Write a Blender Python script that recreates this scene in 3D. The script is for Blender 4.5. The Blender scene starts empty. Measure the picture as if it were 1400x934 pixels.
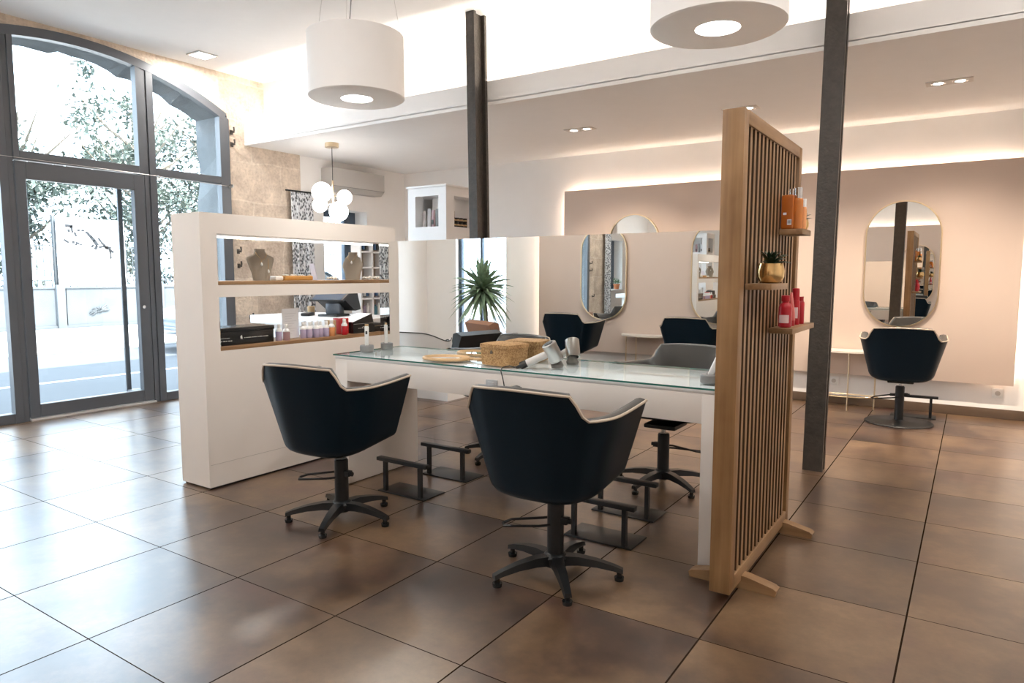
import bpy, bmesh, math, random
from mathutils import Vector, Matrix
random.seed(7)
PI = math.pi
SC = bpy.context.scene
COL = SC.collection
def R(d): return math.radians(d)

# ---------------------------------------------------------------- materials
MATS = {}
def mat(name, col=(.8, .8, .8), rough=.5, metal=0, emit=None, estr=0, spec=.5, coat=0, trans=0, bump=0, bscale=60, var=0, vscale=8, alpha=1, sheen=0):
    """principled material with procedural colour variation and bump"""
    if name in MATS: return MATS[name]
    m = bpy.data.materials.new(name); m.use_nodes = True
    nt = m.node_tree; b = nt.nodes['Principled BSDF']
    b.inputs['Base Color'].default_value = (*col, 1)
    b.inputs['Roughness'].default_value = rough
    b.inputs['Metallic'].default_value = metal
    b.inputs['Specular IOR Level'].default_value = spec
    b.inputs['Coat Weight'].default_value = coat
    b.inputs['Coat Roughness'].default_value = .08
    b.inputs['Transmission Weight'].default_value = trans
    b.inputs['Alpha'].default_value = alpha
    b.inputs['Sheen Weight'].default_value = sheen
    if emit:
        b.inputs['Emission Color'].default_value = (*emit, 1); b.inputs['Emission Strength'].default_value = estr
    tc = nt.nodes.new('ShaderNodeTexCoord')
    nz = nt.nodes.new('ShaderNodeTexNoise'); nz.inputs['Scale'].default_value = vscale; nz.inputs['Detail'].default_value = 4
    nt.links.new(tc.outputs['Object'], nz.inputs['Vector'])
    v = var if var else .02
    mx = nt.nodes.new('ShaderNodeMix'); mx.data_type = 'RGBA'
    mx.inputs[6].default_value = (*[max(0, c * (1 - v)) for c in col], 1)
    mx.inputs[7].default_value = (*[min(1, c * (1 + v)) for c in col], 1)
    nt.links.new(nz.outputs['Fac'], mx.inputs[0]); nt.links.new(mx.outputs[2], b.inputs['Base Color'])
    if bump:
        n2 = nt.nodes.new('ShaderNodeTexNoise'); n2.inputs['Scale'].default_value = bscale; n2.inputs['Detail'].default_value = 5
        nt.links.new(tc.outputs['Object'], n2.inputs['Vector'])
        bp = nt.nodes.new('ShaderNodeBump'); bp.inputs['Strength'].default_value = bump; bp.inputs['Distance'].default_value = .01
        nt.links.new(n2.outputs['Fac'], bp.inputs['Height']); nt.links.new(bp.outputs['Normal'], b.inputs['Normal'])
    MATS[name] = m
    return m

def nodes_of(name):
    m = bpy.data.materials.new(name); m.use_nodes = True
    MATS[name] = m
    nt = m.node_tree
    return m, nt, nt.nodes['Principled BSDF'], (lambda t: nt.nodes.new('ShaderNode' + t)), nt.links.new

def math_n(nt, op, a, b=None, c=None):
    n = nt.nodes.new('ShaderNodeMath'); n.operation = op
    for i, v in enumerate((a, b, c)):
        if v is None: continue
        if isinstance(v, (int, float)): n.inputs[i].default_value = v
        else: nt.links.new(v, n.inputs[i])
    return n.outputs[0]

def mixc(nt, fac, a, b):
    n = nt.nodes.new('ShaderNodeMix'); n.data_type = 'RGBA'
    for i, v in ((0, fac), (6, a), (7, b)):
        if isinstance(v, tuple): n.inputs[i].default_value = (*v, 1)
        elif isinstance(v, (int, float)): n.inputs[i].default_value = v
        else: nt.links.new(v, n.inputs[i])
    return n.outputs[2]

def ramp(nt, fac, stops):
    n = nt.nodes.new('ShaderNodeValToRGB'); nt.links.new(fac, n.inputs[0])
    e = n.color_ramp.elements
    while len(e) < len(stops): e.new(.5)
    for k, (p, c) in enumerate(stops):
        e[k].position = p; e[k].color = (*c, 1)
    return n.outputs[0]

T, OX, OY = .6, -4.3455, 1.7236       # floor tile lattice
def floor_mat():
    m, nt, b, N, L = nodes_of('floor_tile')
    tc = N('TexCoord'); sp = N('SeparateXYZ'); L(tc.outputs['Object'], sp.inputs[0])
    u = math_n(nt, 'DIVIDE', math_n(nt, 'SUBTRACT', sp.outputs[0], OX), T)
    v = math_n(nt, 'DIVIDE', math_n(nt, 'SUBTRACT', sp.outputs[1], OY), T)
    fu, fv = math_n(nt, 'FRACT', u), math_n(nt, 'FRACT', v)
    du = math_n(nt, 'MULTIPLY', math_n(nt, 'MINIMUM', fu, math_n(nt, 'SUBTRACT', 1, fu)), T)
    dv = math_n(nt, 'MULTIPLY', math_n(nt, 'MINIMUM', fv, math_n(nt, 'SUBTRACT', 1, fv)), T)
    gu = math_n(nt, 'LESS_THAN', du, .0032); gv = math_n(nt, 'LESS_THAN', dv, .0021)
    g = math_n(nt, 'MAXIMUM', gu, gv)
    cb = N('CombineXYZ'); L(math_n(nt, 'FLOOR', u), cb.inputs[0]); L(math_n(nt, 'FLOOR', v), cb.inputs[1])
    wn = N('TexWhiteNoise'); L(cb.outputs[0], wn.inputs['Vector'])
    off = N('VectorMath'); off.operation = 'SCALE'; L(wn.outputs['Color'], off.inputs[0]); off.inputs['Scale'].default_value = 9
    ad = N('VectorMath'); L(tc.outputs['Object'], ad.inputs[0]); L(off.outputs[0], ad.inputs[1])
    n1 = N('TexNoise'); n1.inputs['Scale'].default_value = 1.5; n1.inputs['Detail'].default_value = 3; n1.inputs['Roughness'].default_value = .5; L(ad.outputs[0], n1.inputs['Vector'])
    n2 = N('TexNoise'); n2.inputs['Scale'].default_value = 26; n2.inputs['Detail'].default_value = 6; n2.inputs['Roughness'].default_value = .7; L(ad.outputs[0], n2.inputs['Vector'])
    n3 = N('TexNoise'); n3.inputs['Scale'].default_value = 7; n3.inputs['Detail'].default_value = 8; n3.inputs['Roughness'].default_value = .68; L(ad.outputs[0], n3.inputs['Vector'])
    n4 = N('TexNoise'); n4.inputs['Scale'].default_value = 1.1; n4.inputs['Detail'].default_value = 2; L(off.outputs[0], n4.inputs['Vector'])
    fm = math_n(nt, 'ADD', math_n(nt, 'MULTIPLY', n1.outputs['Fac'], .68), math_n(nt, 'MULTIPLY', n3.outputs['Fac'], .32))
    base0 = ramp(nt, fm, [(.30, (.020, .009, .007)), (.43, (.062, .032, .019)), (.53, (.140, .082, .042)), (.68, (.235, .148, .079))])
    vr = N('TexNoise'); vr.inputs['Scale'].default_value = 2.3; vr.inputs['Detail'].default_value = 4; va = N('VectorMath'); L(ad.outputs[0], va.inputs[0]); va.inputs[1].default_value = (13, 5, 2); L(va.outputs[0], vr.inputs['Vector'])
    red = ramp(nt, vr.outputs['Fac'], [(.56, (0, 0, 0)), (.72, (.6, .6, .6))])
    base = mixc(nt, red, base0, (.085, .030, .026))
    mot = ramp(nt, n2.outputs['Fac'], [(.3, (.74, .72, .70)), (.7, (1.16, 1.14, 1.12))])
    mu = N('Mix'); mu.data_type = 'RGBA'; mu.blend_type = 'MULTIPLY'; mu.inputs[0].default_value = 1
    L(base, mu.inputs[6]); L(mot, mu.inputs[7])
    tv = ramp(nt, wn.outputs['Value'], [(0, (.80, .78, .77)), (1, (1.12, 1.14, 1.14))])
    mu2 = N('Mix'); mu2.data_type = 'RGBA'; mu2.blend_type = 'MULTIPLY'; mu2.inputs[0].default_value = 1
    L(mu.outputs[2], mu2.inputs[6]); L(tv, mu2.inputs[7])
    L(mixc(nt, g, mu2.outputs[2], (.024, .016, .011)), b.inputs['Base Color'])
    rr = math_n(nt, 'MULTIPLY_ADD', n2.outputs['Fac'], .08, .272)
    L(math_n(nt, 'MAXIMUM', rr, math_n(nt, 'MULTIPLY', g, .6)), b.inputs['Roughness'])
    b.inputs['IOR'].default_value = 2.3
    L(math_n(nt, 'MULTIPLY', math_n(nt, 'SUBTRACT', 1, g), .5), b.inputs['Specular IOR Level'])
    hs = math_n(nt, 'SUBTRACT', math_n(nt, 'MULTIPLY', n2.outputs['Fac'], .12), g)
    bp = N('Bump'); bp.inputs['Strength'].default_value = .10; bp.inputs['Distance'].default_value = .002; L(hs, bp.inputs['Height']); L(bp.outputs[0], b.inputs['Normal'])
    return m

def stone_mat():
    m, nt, b, N, L = nodes_of('limestone')
    tc = N('TexCoord'); sp = N('SeparateXYZ'); L(tc.outputs['Object'], sp.inputs[0])
    cb = N('CombineXYZ'); L(sp.outputs[1], cb.inputs[0]); L(sp.outputs[2], cb.inputs[1]); L(sp.outputs[0], cb.inputs[2])
    dn = N('TexNoise'); dn.inputs['Scale'].default_value = 3; L(cb.outputs[0], dn.inputs['Vector'])
    sc = N('VectorMath'); sc.operation = 'SCALE'; sc.inputs['Scale'].default_value = .10; L(dn.outputs['Color'], sc.inputs[0])
    ad = N('VectorMath'); L(cb.outputs[0], ad.inputs[0]); L(sc.outputs[0], ad.inputs[1])
    bk = N('TexBrick'); L(ad.outputs[0], bk.inputs['Vector'])
    bk.inputs['Scale'].default_value = 1; bk.inputs['Brick Width'].default_value = .78; bk.inputs['Row Height'].default_value = .43
    bk.inputs['Mortar Size'].default_value = .012; bk.inputs['Mortar Smooth'].default_value = .7; bk.inputs['Bias'].default_value = .2
    bk.inputs['Color1'].default_value = (.76, .64, .52, 1); bk.inputs['Color2'].default_value = (.63, .525, .425, 1); bk.inputs['Mortar'].default_value = (.74, .64, .53, 1)
    n1 = N('TexNoise'); n1.inputs['Scale'].default_value = 5; n1.inputs['Detail'].default_value = 7; n1.inputs['Roughness'].default_value = .65; L(cb.outputs[0], n1.inputs['Vector'])
    n2 = N('TexNoise'); n2.inputs['Scale'].default_value = 34; n2.inputs['Detail'].default_value = 6; L(cb.outputs[0], n2.inputs['Vector'])
    t1 = ramp(nt, n1.outputs['Fac'], [(.3, (.72, .70, .70)), (.55, (1, 1, 1)), (.72, (1.2, 1.2, 1.2))])
    t2 = ramp(nt, n2.outputs['Fac'], [(.3, (.88, .87, .86)), (.6, (1.04, 1.04, 1.04))])
    a = N('Mix'); a.data_type = 'RGBA'; a.blend_type = 'MULTIPLY'; a.inputs[0].default_value = 1; L(bk.outputs['Color'], a.inputs[6]); L(t1, a.inputs[7])
    c = N('Mix'); c.data_type = 'RGBA'; c.blend_type = 'MULTIPLY'; c.inputs[0].default_value = 1; L(a.outputs[2], c.inputs[6]); L(t2, c.inputs[7])
    L(c.outputs[2], b.inputs['Base Color']); b.inputs['Roughness'].default_value = .92; b.inputs['Specular IOR Level'].default_value = .15
    h = math_n(nt, 'ADD', math_n(nt, 'MULTIPLY', n1.outputs['Fac'], 1.4), math_n(nt, 'MULTIPLY', n2.outputs['Fac'], .8))
    bp = N('Bump'); bp.inputs['Strength'].default_value = .6; bp.inputs['Distance'].default_value = .025; L(h, bp.inputs['Height']); L(bp.outputs[0], b.inputs['Normal'])
    return m

def wood_mat(name, dark, light, axis=2, sc=1, rough=.45):
    m, nt, b, N, L = nodes_of(name)
    tc = N('TexCoord'); mp = N('Mapping'); L(tc.outputs['Object'], mp.inputs[0])
    s = [38 * sc] * 3; s[axis] = 2.2 * sc; mp.inputs['Scale'].default_value = s
    n1 = N('TexNoise'); n1.inputs['Scale'].default_value = 1; n1.inputs['Detail'].default_value = 5; L(mp.outputs[0], n1.inputs['Vector'])
    n2 = N('TexNoise'); n2.inputs['Scale'].default_value = 5; n2.inputs['Detail'].default_value = 3; L(tc.outputs['Object'], n2.inputs['Vector'])
    f = math_n(nt, 'ADD', math_n(nt, 'MULTIPLY', n1.outputs['Fac'], .6), math_n(nt, 'MULTIPLY', n2.outputs['Fac'], .4))
    L(ramp(nt, f, [(.32, dark), (.66, light)]), b.inputs['Base Color'])
    b.inputs['Roughness'].default_value = rough
    bp = N('Bump'); bp.inputs['Strength'].default_value = .12; bp.inputs['Distance'].default_value = .002; L(n1.outputs['Fac'], bp.inputs['Height']); L(bp.outputs[0], b.inputs['Normal'])
    return m

def pane_mat(name, tint=(1, 1, 1), refl=1.0, rough=0.0):
    m, nt, b, N, L = nodes_of(name)
    nt.nodes.remove(b)
    out = nt.nodes['Material Output']
    tr = N('BsdfTransparent'); tr.inputs[0].default_value = (*tint, 1)
    gl = N('BsdfGlossy'); gl.inputs['Roughness'].default_value = rough
    fr = N('Fresnel'); fr.inputs['IOR'].default_value = 1.5
    ge = N('NewGeometry'); f = math_n(nt, 'MULTIPLY', math_n(nt, 'MULTIPLY', fr.outputs[0], refl), math_n(nt, 'SUBTRACT', 1, ge.outputs['Backfacing']))
    mx = N('MixShader'); L(f, mx.inputs[0]); L(tr.outputs[0], mx.inputs[1]); L(gl.outputs[0], mx.inputs[2]); L(mx.outputs[0], out.inputs[0])
    return m

def pattern_mat():
    m, nt, b, N, L = nodes_of('patterned_cloth')
    tc = N('TexCoord'); mp = N('Mapping'); L(tc.outputs['Object'], mp.inputs[0]); mp.inputs['Scale'].default_value = (52, 52, 26)
    n1 = N('TexVoronoi'); n1.inputs['Scale'].default_value = 1; L(mp.outputs[0], n1.inputs['Vector'])
    n2 = N('TexNoise'); n2.inputs['Scale'].default_value = 2.2; n2.inputs['Detail'].default_value = 2; L(mp.outputs[0], n2.inputs['Vector'])
    f = math_n(nt, 'MULTIPLY', n1.outputs['Distance'], math_n(nt, 'ADD', n2.outputs['Fac'], .45))
    L(ramp(nt, f, [(.30, (.10, .105, .11)), (.42, (.34, .35, .37)), (.52, (.66, .67, .69))]), b.inputs['Base Color'])
    b.inputs['Roughness'].default_value = .9
    return m

def weave_mat():
    m, nt, b, N, L = nodes_of('woven_straw')
    tc = N('TexCoord')
    ck = N('TexChecker'); ck.inputs['Scale'].default_value = 150; L(tc.outputs['Object'], ck.inputs[0])
    vo = N('TexVoronoi'); vo.inputs['Scale'].default_value = 120; L(tc.outputs['Object'], vo.inputs['Vector'])
    n2 = N('TexNoise'); n2.inputs['Scale'].default_value = 60; n2.inputs['Detail'].default_value = 4; L(tc.outputs['Object'], n2.inputs['Vector'])
    f = math_n(nt, 'ADD', math_n(nt, 'MULTIPLY', vo.outputs['Distance'], .7), math_n(nt, 'MULTIPLY', n2.outputs['Fac'], .6))
    L(ramp(nt, f, [(.30, (.19, .10, .04)), (.55, (.36, .20, .08)), (.80, (.50, .31, .14))]), b.inputs['Base Color'])
    b.inputs['Roughness'].default_value = .8
    bp = N('Bump'); bp.inputs['Strength'].default_value = .5; bp.inputs['Distance'].default_value = .003; L(f, bp.inputs['Height']); L(bp.outputs[0], b.inputs['Normal'])
    return m

M = dict(
    floor=floor_mat(), stone=stone_mat(), shaded_stone=mat('shaded_reveal_stone', (.15, .16, .165), .95, var=.35, vscale=5, bump=.5, bscale=25),  # second stone: darker grey copy, shade of the arch reveal painted in
    plaster=mat('plaster', (.84, .81, .78), .85, bump=.06, bscale=90),
    ceil=mat('ceiling_paint', (.88, .87, .86), .9),
    soffit=mat('soffit_paint', (.86, .85, .84), .9),
    panel=mat('beige_panel', (.62, .50, .42), .65, var=.03, vscale=3),
    lacquer=mat('white_lacquer', (.80, .755, .71), .35, var=.015),
    white=mat('white_paint', (.82, .82, .82), .4),
    whitegloss=mat('white_gloss', (.86, .86, .85), .12),
    oak=wood_mat('oak_upright', (.19, .095, .034), (.335, .190, .080), 2),
    oaky=wood_mat('oak_lengthwise', (.20, .105, .045), (.37, .225, .112), 1),
    oakx=wood_mat('oak_crosswise', (.20, .105, .045), (.37, .225, .112), 0),
    vinyl=mat('navy_vinyl', (.002, .009, .016), .40, spec=.16, bump=.05, bscale=300),
    leather=mat('grey_leather', (.042, .041, .039), .36, spec=.5, bump=.06, bscale=220),
    piping=mat('cream_piping', (.50, .42, .33), .5),
    black=mat('black_metal', (.010, .011, .012), .38, spec=.5),
    blackgloss=mat('black_card', (.010, .011, .012), .22),
    chrome=mat('chrome', (.75, .75, .75), .15, 1),
    steel=mat('brushed_steel', (.55, .54, .52), .28, 1, bump=.03),
    gold=mat('brushed_gold', (.80, .56, .26), .22, 1),
    brass=mat('pale_brass', (.75, .60, .40), .3, 1),
    frame=mat('anthracite_frame', (.085, .090, .10), .4),
    iron=mat('painted_iron', (.055, .046, .038), .36, bump=.35, bscale=60, var=.5, vscale=30),
    mirror=mat('mirror_silver', (.90, .91, .90), .0, 1),
    pane=pane_mat('window_glass', (.94, .97, .98), .7),
    tabletop=pane_mat('table_glass', (.93, .96, .95), .9),
    glassedge=mat('glass_edge', (.03, .16, .13), .15, spec=.6),
    clear=pane_mat('clear_plastic', (.93, .92, .90), .8, .05),
    cloth=pattern_mat(), straw=weave_mat(),
    linen=mat('grey_linen', (.30, .26, .21), .95, bump=.3, bscale=400),
    green=mat('palm_green', (.20, .29, .18), .45, var=.5, vscale=20),
    succ=mat('succulent_green', (.012, .035, .016), .4, var=.4, vscale=40),
    bark=mat('bark', (.16, .13, .10), .9, bump=.5, bscale=80),
    terra=mat('terracotta', (.48, .17, .07), .8),
    red=mat('red_plastic', (.42, .008, .018), .28),
    orange=mat('orange_plastic', (.46, .125, .018), .25),
    amber=mat('amber_fluid', (.55, .19, .045), .18),
    lavender=mat('lavender_fluid', (.42, .36, .50), .2),
    mauve=mat('mauve_fluid', (.42, .27, .28), .2),
    peach=mat('peach_fluid', (.78, .35, .14), .2),
    wax=mat('white_plastic', (.82, .82, .80), .3),
    paper=mat('paper', (.82, .82, .84), .7),
    grey=mat('grey_plastic', (.20, .20, .20), .45),
    charcoal=mat('charcoal_plastic', (.035, .035, .034), .5),
    acgrey=mat('appliance_grey', (.50, .47, .44), .45),
    tan=mat('tan_leather', (.30, .15, .09), .5),
    stonebead=mat('white_pebble', (.75, .72, .66), .6),
    kraft=mat('kraft_box', (.50, .34, .18), .7),
    plinth=mat('brown_plinth', (.10, .065, .042), .35, var=.3, vscale=6),
)

# ---------------------------------------------------------------- mesh helpers
def BM(): return bmesh.new()

def box(bm, x0, x1, y0, y1, z0, z1, bev=0, seg=2, mi=0):
    x0, x1 = min(x0, x1), max(x0, x1); y0, y1 = min(y0, y1), max(y0, y1); z0, z1 = min(z0, z1), max(z0, z1)
    v = [bm.verts.new((x, y, z)) for x in (x0, x1) for y in (y0, y1) for z in (z0, z1)]
    fs = [bm.faces.new([v[i] for i in q]) for q in ((0, 1, 3, 2), (4, 6, 7, 5), (0, 4, 5, 1), (2, 3, 7, 6), (0, 2, 6, 4), (1, 5, 7, 3))]
    for f in fs: f.material_index = mi
    if bev:
        es = list({e for f in fs for e in f.edges})
        r = bmesh.ops.bevel(bm, geom=es, offset=bev, segments=seg, affect='EDGES', profile=.5)
        for f in r['faces']: f.material_index = mi

def frame_dir(d):
    d = Vector(d).normalized()
    a = Vector((0, 0, 1)) if abs(d.z) < .9 else Vector((1, 0, 0))
    u = d.cross(a).normalized(); return u, d.cross(u).normalized()

def ringv(bm, c, u, w, r, n, r2=None):
    r2 = r if r2 is None else r2
    return [bm.verts.new(Vector(c) + u * (math.cos(2 * PI * k / n) * r) + w * (math.sin(2 * PI * k / n) * r2)) for k in range(n)]

def bridge(bm, a, b, mi=0, closed=True):
    n = len(a)
    for k in range(n if closed else n - 1):
        f = bm.faces.new((a[k], a[(k + 1) % n], b[(k + 1) % n], b[k])); f.material_index = mi

def cyl(bm, p0, p1, r0, r1=None, n=20, cap=True, mi=0):
    r1 = r0 if r1 is None else r1
    u, w = frame_dir(Vector(p1) - Vector(p0))
    a = ringv(bm, p0, u, w, r0, n); b = ringv(bm, p1, u, w, r1, n)
    bridge(bm, a, b, mi)
    if cap:
        for q in (list(reversed(a)), b): bm.faces.new(q).material_index = mi

def tube(bm, pts, r, n=8, closed=False, mi=0):
    """tube along a polyline, r a number or list of radii"""
    P = [Vector(p) for p in pts]; k = len(P); rings = []
    rr = r if isinstance(r, (list, tuple)) else [r] * k
    prev = None
    for i in range(k):
        if closed: d = P[(i + 1) % k] - P[i - 1]
        else: d = P[min(i + 1, k - 1)] - P[max(i - 1, 0)]
        d.normalize()
        if prev is None: u, w = frame_dir(d)
        else:
            u = prev - d * prev.dot(d)
            if u.length < 1e-6: u, _ = frame_dir(d)
            u.normalize(); w = d.cross(u).normalized()
        prev = u
        rings.append(ringv(bm, P[i], u, w, rr[i], n))
    for i in range(k - 1): bridge(bm, rings[i], rings[i + 1], mi)
    if closed: bridge(bm, rings[-1], rings[0], mi)
    else:
        bm.faces.new(list(reversed(rings[0]))).material_index = mi; bm.faces.new(rings[-1]).material_index = mi

def lathe(bm, prof, c=(0, 0, 0), n=28, mi=0, sx=1, sy=1, cap=True):
    """revolve [(r, z)] about z"""
    c = Vector(c); rings = []
    for r, z in prof:
        if r < 1e-5: rings.append([bm.verts.new(c + Vector((0, 0, z)))])
        else: rings.append([bm.verts.new(c + Vector((math.cos(2 * PI * k / n) * r * sx, math.sin(2 * PI * k / n) * r * sy, z))) for k in range(n)])
    for a, b in zip(rings, rings[1:]):
        if len(a) == 1 and len(b) == 1: continue
        if len(a) == 1:
            for k in range(n): bm.faces.new((a[0], b[(k + 1) % n], b[k])).material_index = mi
        elif len(b) == 1:
            for k in range(n): bm.faces.new((a[k], a[(k + 1) % n], b[0])).material_index = mi
        else: bridge(bm, a, b, mi)
    if not cap: return
    if len(rings[0]) > 1: bm.faces.new(list(reversed(rings[0]))).material_index = mi
    if len(rings[-1]) > 1: bm.faces.new(rings[-1]).material_index = mi

def prism(bm, poly, axis, d0, d1, mi=0):
    """extrude a 2-D polygon along axis (0: poly is y,z; 1: x,z; 2: x,y)"""
    def P(p, d): return ((d, p[0], p[1]), (p[0], d, p[1]), (p[0], p[1], d))[axis]
    a = [bm.verts.new(P(p, d0)) for p in poly]; b = [bm.verts.new(P(p, d1)) for p in poly]
    bm.faces.new(a).material_index = mi; bm.faces.new(list(reversed(b))).material_index = mi
    bridge(bm, b, a, mi)

def sphere(bm, c, r, n=16, mi=0, sz=1):
    lathe(bm, [(r * math.sin(PI * k / n), -r * sz * math.cos(PI * k / n)) for k in range(n + 1)], c, n * 2, mi)

def obj(name, bm, m, parent=None, loc=None, smooth=35, rot=None):
    bmesh.ops.recalc_face_normals(bm, faces=bm.faces)
    if smooth:
        for f in bm.faces: f.smooth = True
        for e in bm.edges:
            if len(e.link_faces) != 2 or e.calc_face_angle(0) > R(smooth): e.smooth = False
    me = bpy.data.meshes.new(name); bm.to_mesh(me); bm.free()
    for q in (m if isinstance(m, (list, tuple)) else [m]): me.materials.append(q)
    o = bpy.data.objects.new(name, me); COL.objects.link(o)
    if parent is not None: o.parent = parent
    if loc: o.location = loc
    if rot: o.rotation_euler = rot
    return o

def tag(o, label, cat, group=None):
    o['label'] = label; o['category'] = cat; o['kind'] = 'thing'
    if group: o['group'] = group
    return o

def thing(name, label, cat, loc=(0, 0, 0), rz=0, group=None):
    o = bpy.data.objects.new(name, None); COL.objects.link(o)
    o.empty_display_size = .1; o.location = loc; o.rotation_euler = (0, 0, rz)
    return tag(o, label, cat, group)

def struct(name, bm, m, parent=None, smooth=35):
    o = obj(name, bm, m, parent, smooth=smooth)
    if parent is None: o['kind'] = 'structure'
    return o

def dup(root, loc, rz, label, group=None):
    r = root.copy(); COL.objects.link(r); r.location = loc; r.rotation_euler = (0, 0, rz); r['label'] = label
    if group: r['group'] = group
    for ch in list(root.children):
        c = ch.copy(); COL.objects.link(c); c.parent = r
        for g in list(ch.children):
            d = g.copy(); COL.objects.link(d); d.parent = c
    return r
# ---------------------------------------------------------------- light levels
SKY, SUN, COVE, PANEL, NICHE, PEND, GLOBE, PBULB, DOWN, SPOTE, EXPO = 8.2, 17, 66, 20, 5, 9, 8, 30, 18, 95, 0.53
# ================================================================ THE SETTING
XL, XR, YF, YB, ZC, ZS = -6.85, 3.1, -1.62, 7.55, 3.445, 2.715
AY, AZ, AR = 3.2, .36, 3.04            # arch of the shop front: centre and radius
def arch_z(y, r=AR): return AZ + math.sqrt(max(0, r * r - (y - AY) ** 2))

b = BM(); box(b, XL - .55, XR + .2, YF - .2, YB + .2, -.12, 0); struct('floor', b, M['floor'], smooth=0)
b = BM(); box(b, XL - .55, XR + .2, YF - .2, 5.4, ZC, ZC + .15); struct('ceiling', b, M['ceil'], smooth=0)
b = BM(); box(b, XL - .02, XR + .1, 4.93, YB + .1, ZS, ZS + .035); box(b, XL - .02, XR + .1, 4.93, 4.965, ZS + .03, 2.915)
struct('ceiling_lowered', b, M['soffit'], smooth=0)
b = BM(); box(b, XL - .3, XR + .1, 5.2, 5.4, ZS + .035, ZC); struct('wall_upper', b, M['plaster'], smooth=0)
b = BM(); box(b, XL - .55, XR + .2, YB, YB + .2, 0, ZS); struct('wall_back', b, M['plaster'], smooth=0)
b = BM(); box(b, XR, XR + .2, YF - .2, YB + .2, 0, ZC); struct('wall_right', b, M['plaster'], smooth=0)

# stone wall around the arched shop front (0.55 m thick, rough outer edge)
b = BM()
y0, y1, sp = 1.685, 4.715, 3.0
arc = [(y1 + (y0 - y1) * k / 28, arch_z(y1 + (y0 - y1) * k / 28)) for k in range(1, 28)]
poly = [(.3, 0), (.3, ZC), (5.69, ZC), (5.69, 0), (y1, 0)] + [(y1, .3 * k) for k in range(1, 11)] + arc + [(y0, sp - .3 * k) for k in range(0, 10)] + [(y0, 0)]
rng = random.Random(3)
inn = [b.verts.new((XL, y, z)) for y, z in poly]
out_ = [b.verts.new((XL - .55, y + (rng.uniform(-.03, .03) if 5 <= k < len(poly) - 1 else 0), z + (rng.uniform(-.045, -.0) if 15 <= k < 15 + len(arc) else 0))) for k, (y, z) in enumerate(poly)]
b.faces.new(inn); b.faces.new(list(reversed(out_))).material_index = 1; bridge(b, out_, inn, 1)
struct('wall_left', b, [M['stone'], M['shaded_stone']], smooth=0)  # reveal and outer face take the stone with painted-in shade
b = BM()
wy0, wy1, wz0, wz1 = 6.05, 6.80, .93, 2.12
for q in ((5.69, wy0, 0, ZS), (wy1, YB, 0, ZS), (wy0, wy1, 0, wz0), (wy0, wy1, wz1, ZS)): box(b, XL - .55, XL - .015, *q)
struct('wall_left_rear', b, M['plaster'], smooth=0)
b = BM(); box(b, XL - .55, XL - .015, YF - .2, .3, 0, ZC); struct('wall_left_front', b, M['plaster'], smooth=0)
fx0, fx1, fz1 = -6.31, -5.43, 2.45
b = BM()
for q in ((XL - .55, fx0, 0, ZC), (fx1, XR + .2, 0, ZC), (fx0, fx1, fz1, ZC)): box(b, q[0], q[1], YF - .2, YF, q[2], q[3])
struct('wall_front', b, M['plaster'], smooth=0)
b = BM(); box(b, XL, XR, YB - .013, YB, 0, .088, .003); struct('baseboard_back', b, M['plinth'])
b = BM(); box(b, XL - .012, XL, 4.8, YB, 0, .088, .003); struct('baseboard_left', b, M['plinth'])

# --- arched glazing
def bar(bm, ya, yb, za, zb, xa=-6.905, xb=-6.825, bev=.004): box(bm, xa, xb, ya, yb, za, zb, bev, 1)
def post(bm, ya, yb, za, xa=-6.905, xb=-6.825):
    prism(bm, [(ya, za), (yb, za), (yb, arch_z(yb, AR - .03)), (ya, arch_z(ya, AR - .03))], 0, xa, xb)
b = BM()
n = 40
ys = [1.70 + (4.70 - 1.70) * k / n for k in range(n + 1)]
def arcband(bm, yy, ro, ri, xa, xb):
    def ring(y): 
        t = math.asin((y - AY) / ro)
        return [bm.verts.new((x, AY + r * math.sin(t), AZ + r * math.cos(t))) for x, r in ((xa, ro), (xb, ro), (xb, ri), (xa, ri))]
    rs = [ring(y) for y in yy]
    for p, q in zip(rs, rs[1:]): bridge(bm, p, q)
    bm.faces.new(rs[0]); bm.faces.new(list(reversed(rs[-1])))
arcband(b, ys, AR + .005, AR - .075, -6.905, -6.822)
for ya, yb, za, xb in ((1.685, 1.80, 0, -6.825), (2.545, 2.607, 0, -6.825), (2.612, 2.652, 0, -6.835), (2.657, 2.70, 2.255, -6.825), (3.725, 3.772, 2.255, -6.825), (3.777, 3.822, 0, -6.835), (3.827, 3.893, 0, -6.825), (4.61, 4.722, 0, -6.825)):
    post(b, ya, yb, za, xb=xb)
for ya, yb in ((1.80, 2.545), (2.70, 3.725), (3.893, 4.61)): bar(b, ya, yb, 2.258, 2.335)
for ya, yb in ((1.80, 2.545), (3.893, 4.61)): bar(b, ya, yb, 0, .085)
w1 = struct('window_1', b, M['frame'])
def pane_poly(ya, yb, za, top=None, x=-6.87):
    bm = BM(); k = 10
    if top is None: pts = [(ya, za), (yb, za)] + [(yb + (ya - yb) * i / k, arch_z(yb + (ya - yb) * i / k, AR - .05)) for i in range(k + 1)]
    else: pts = [(ya, za), (yb, za), (yb, top), (ya, top)]
    prism(bm, pts, 0, x - .004, x + .004); return bm
for ya, yb in ((1.79, 2.55), (2.69, 3.73), (3.89, 4.615)): obj('pane', pane_poly(ya, yb, 2.33), M['pane'], w1, smooth=0)
for ya, yb in ((1.79, 2.55), (3.89, 4.615)): obj('pane', pane_poly(ya, yb, .08, 2.26), M['pane'], w1, smooth=0)
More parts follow.
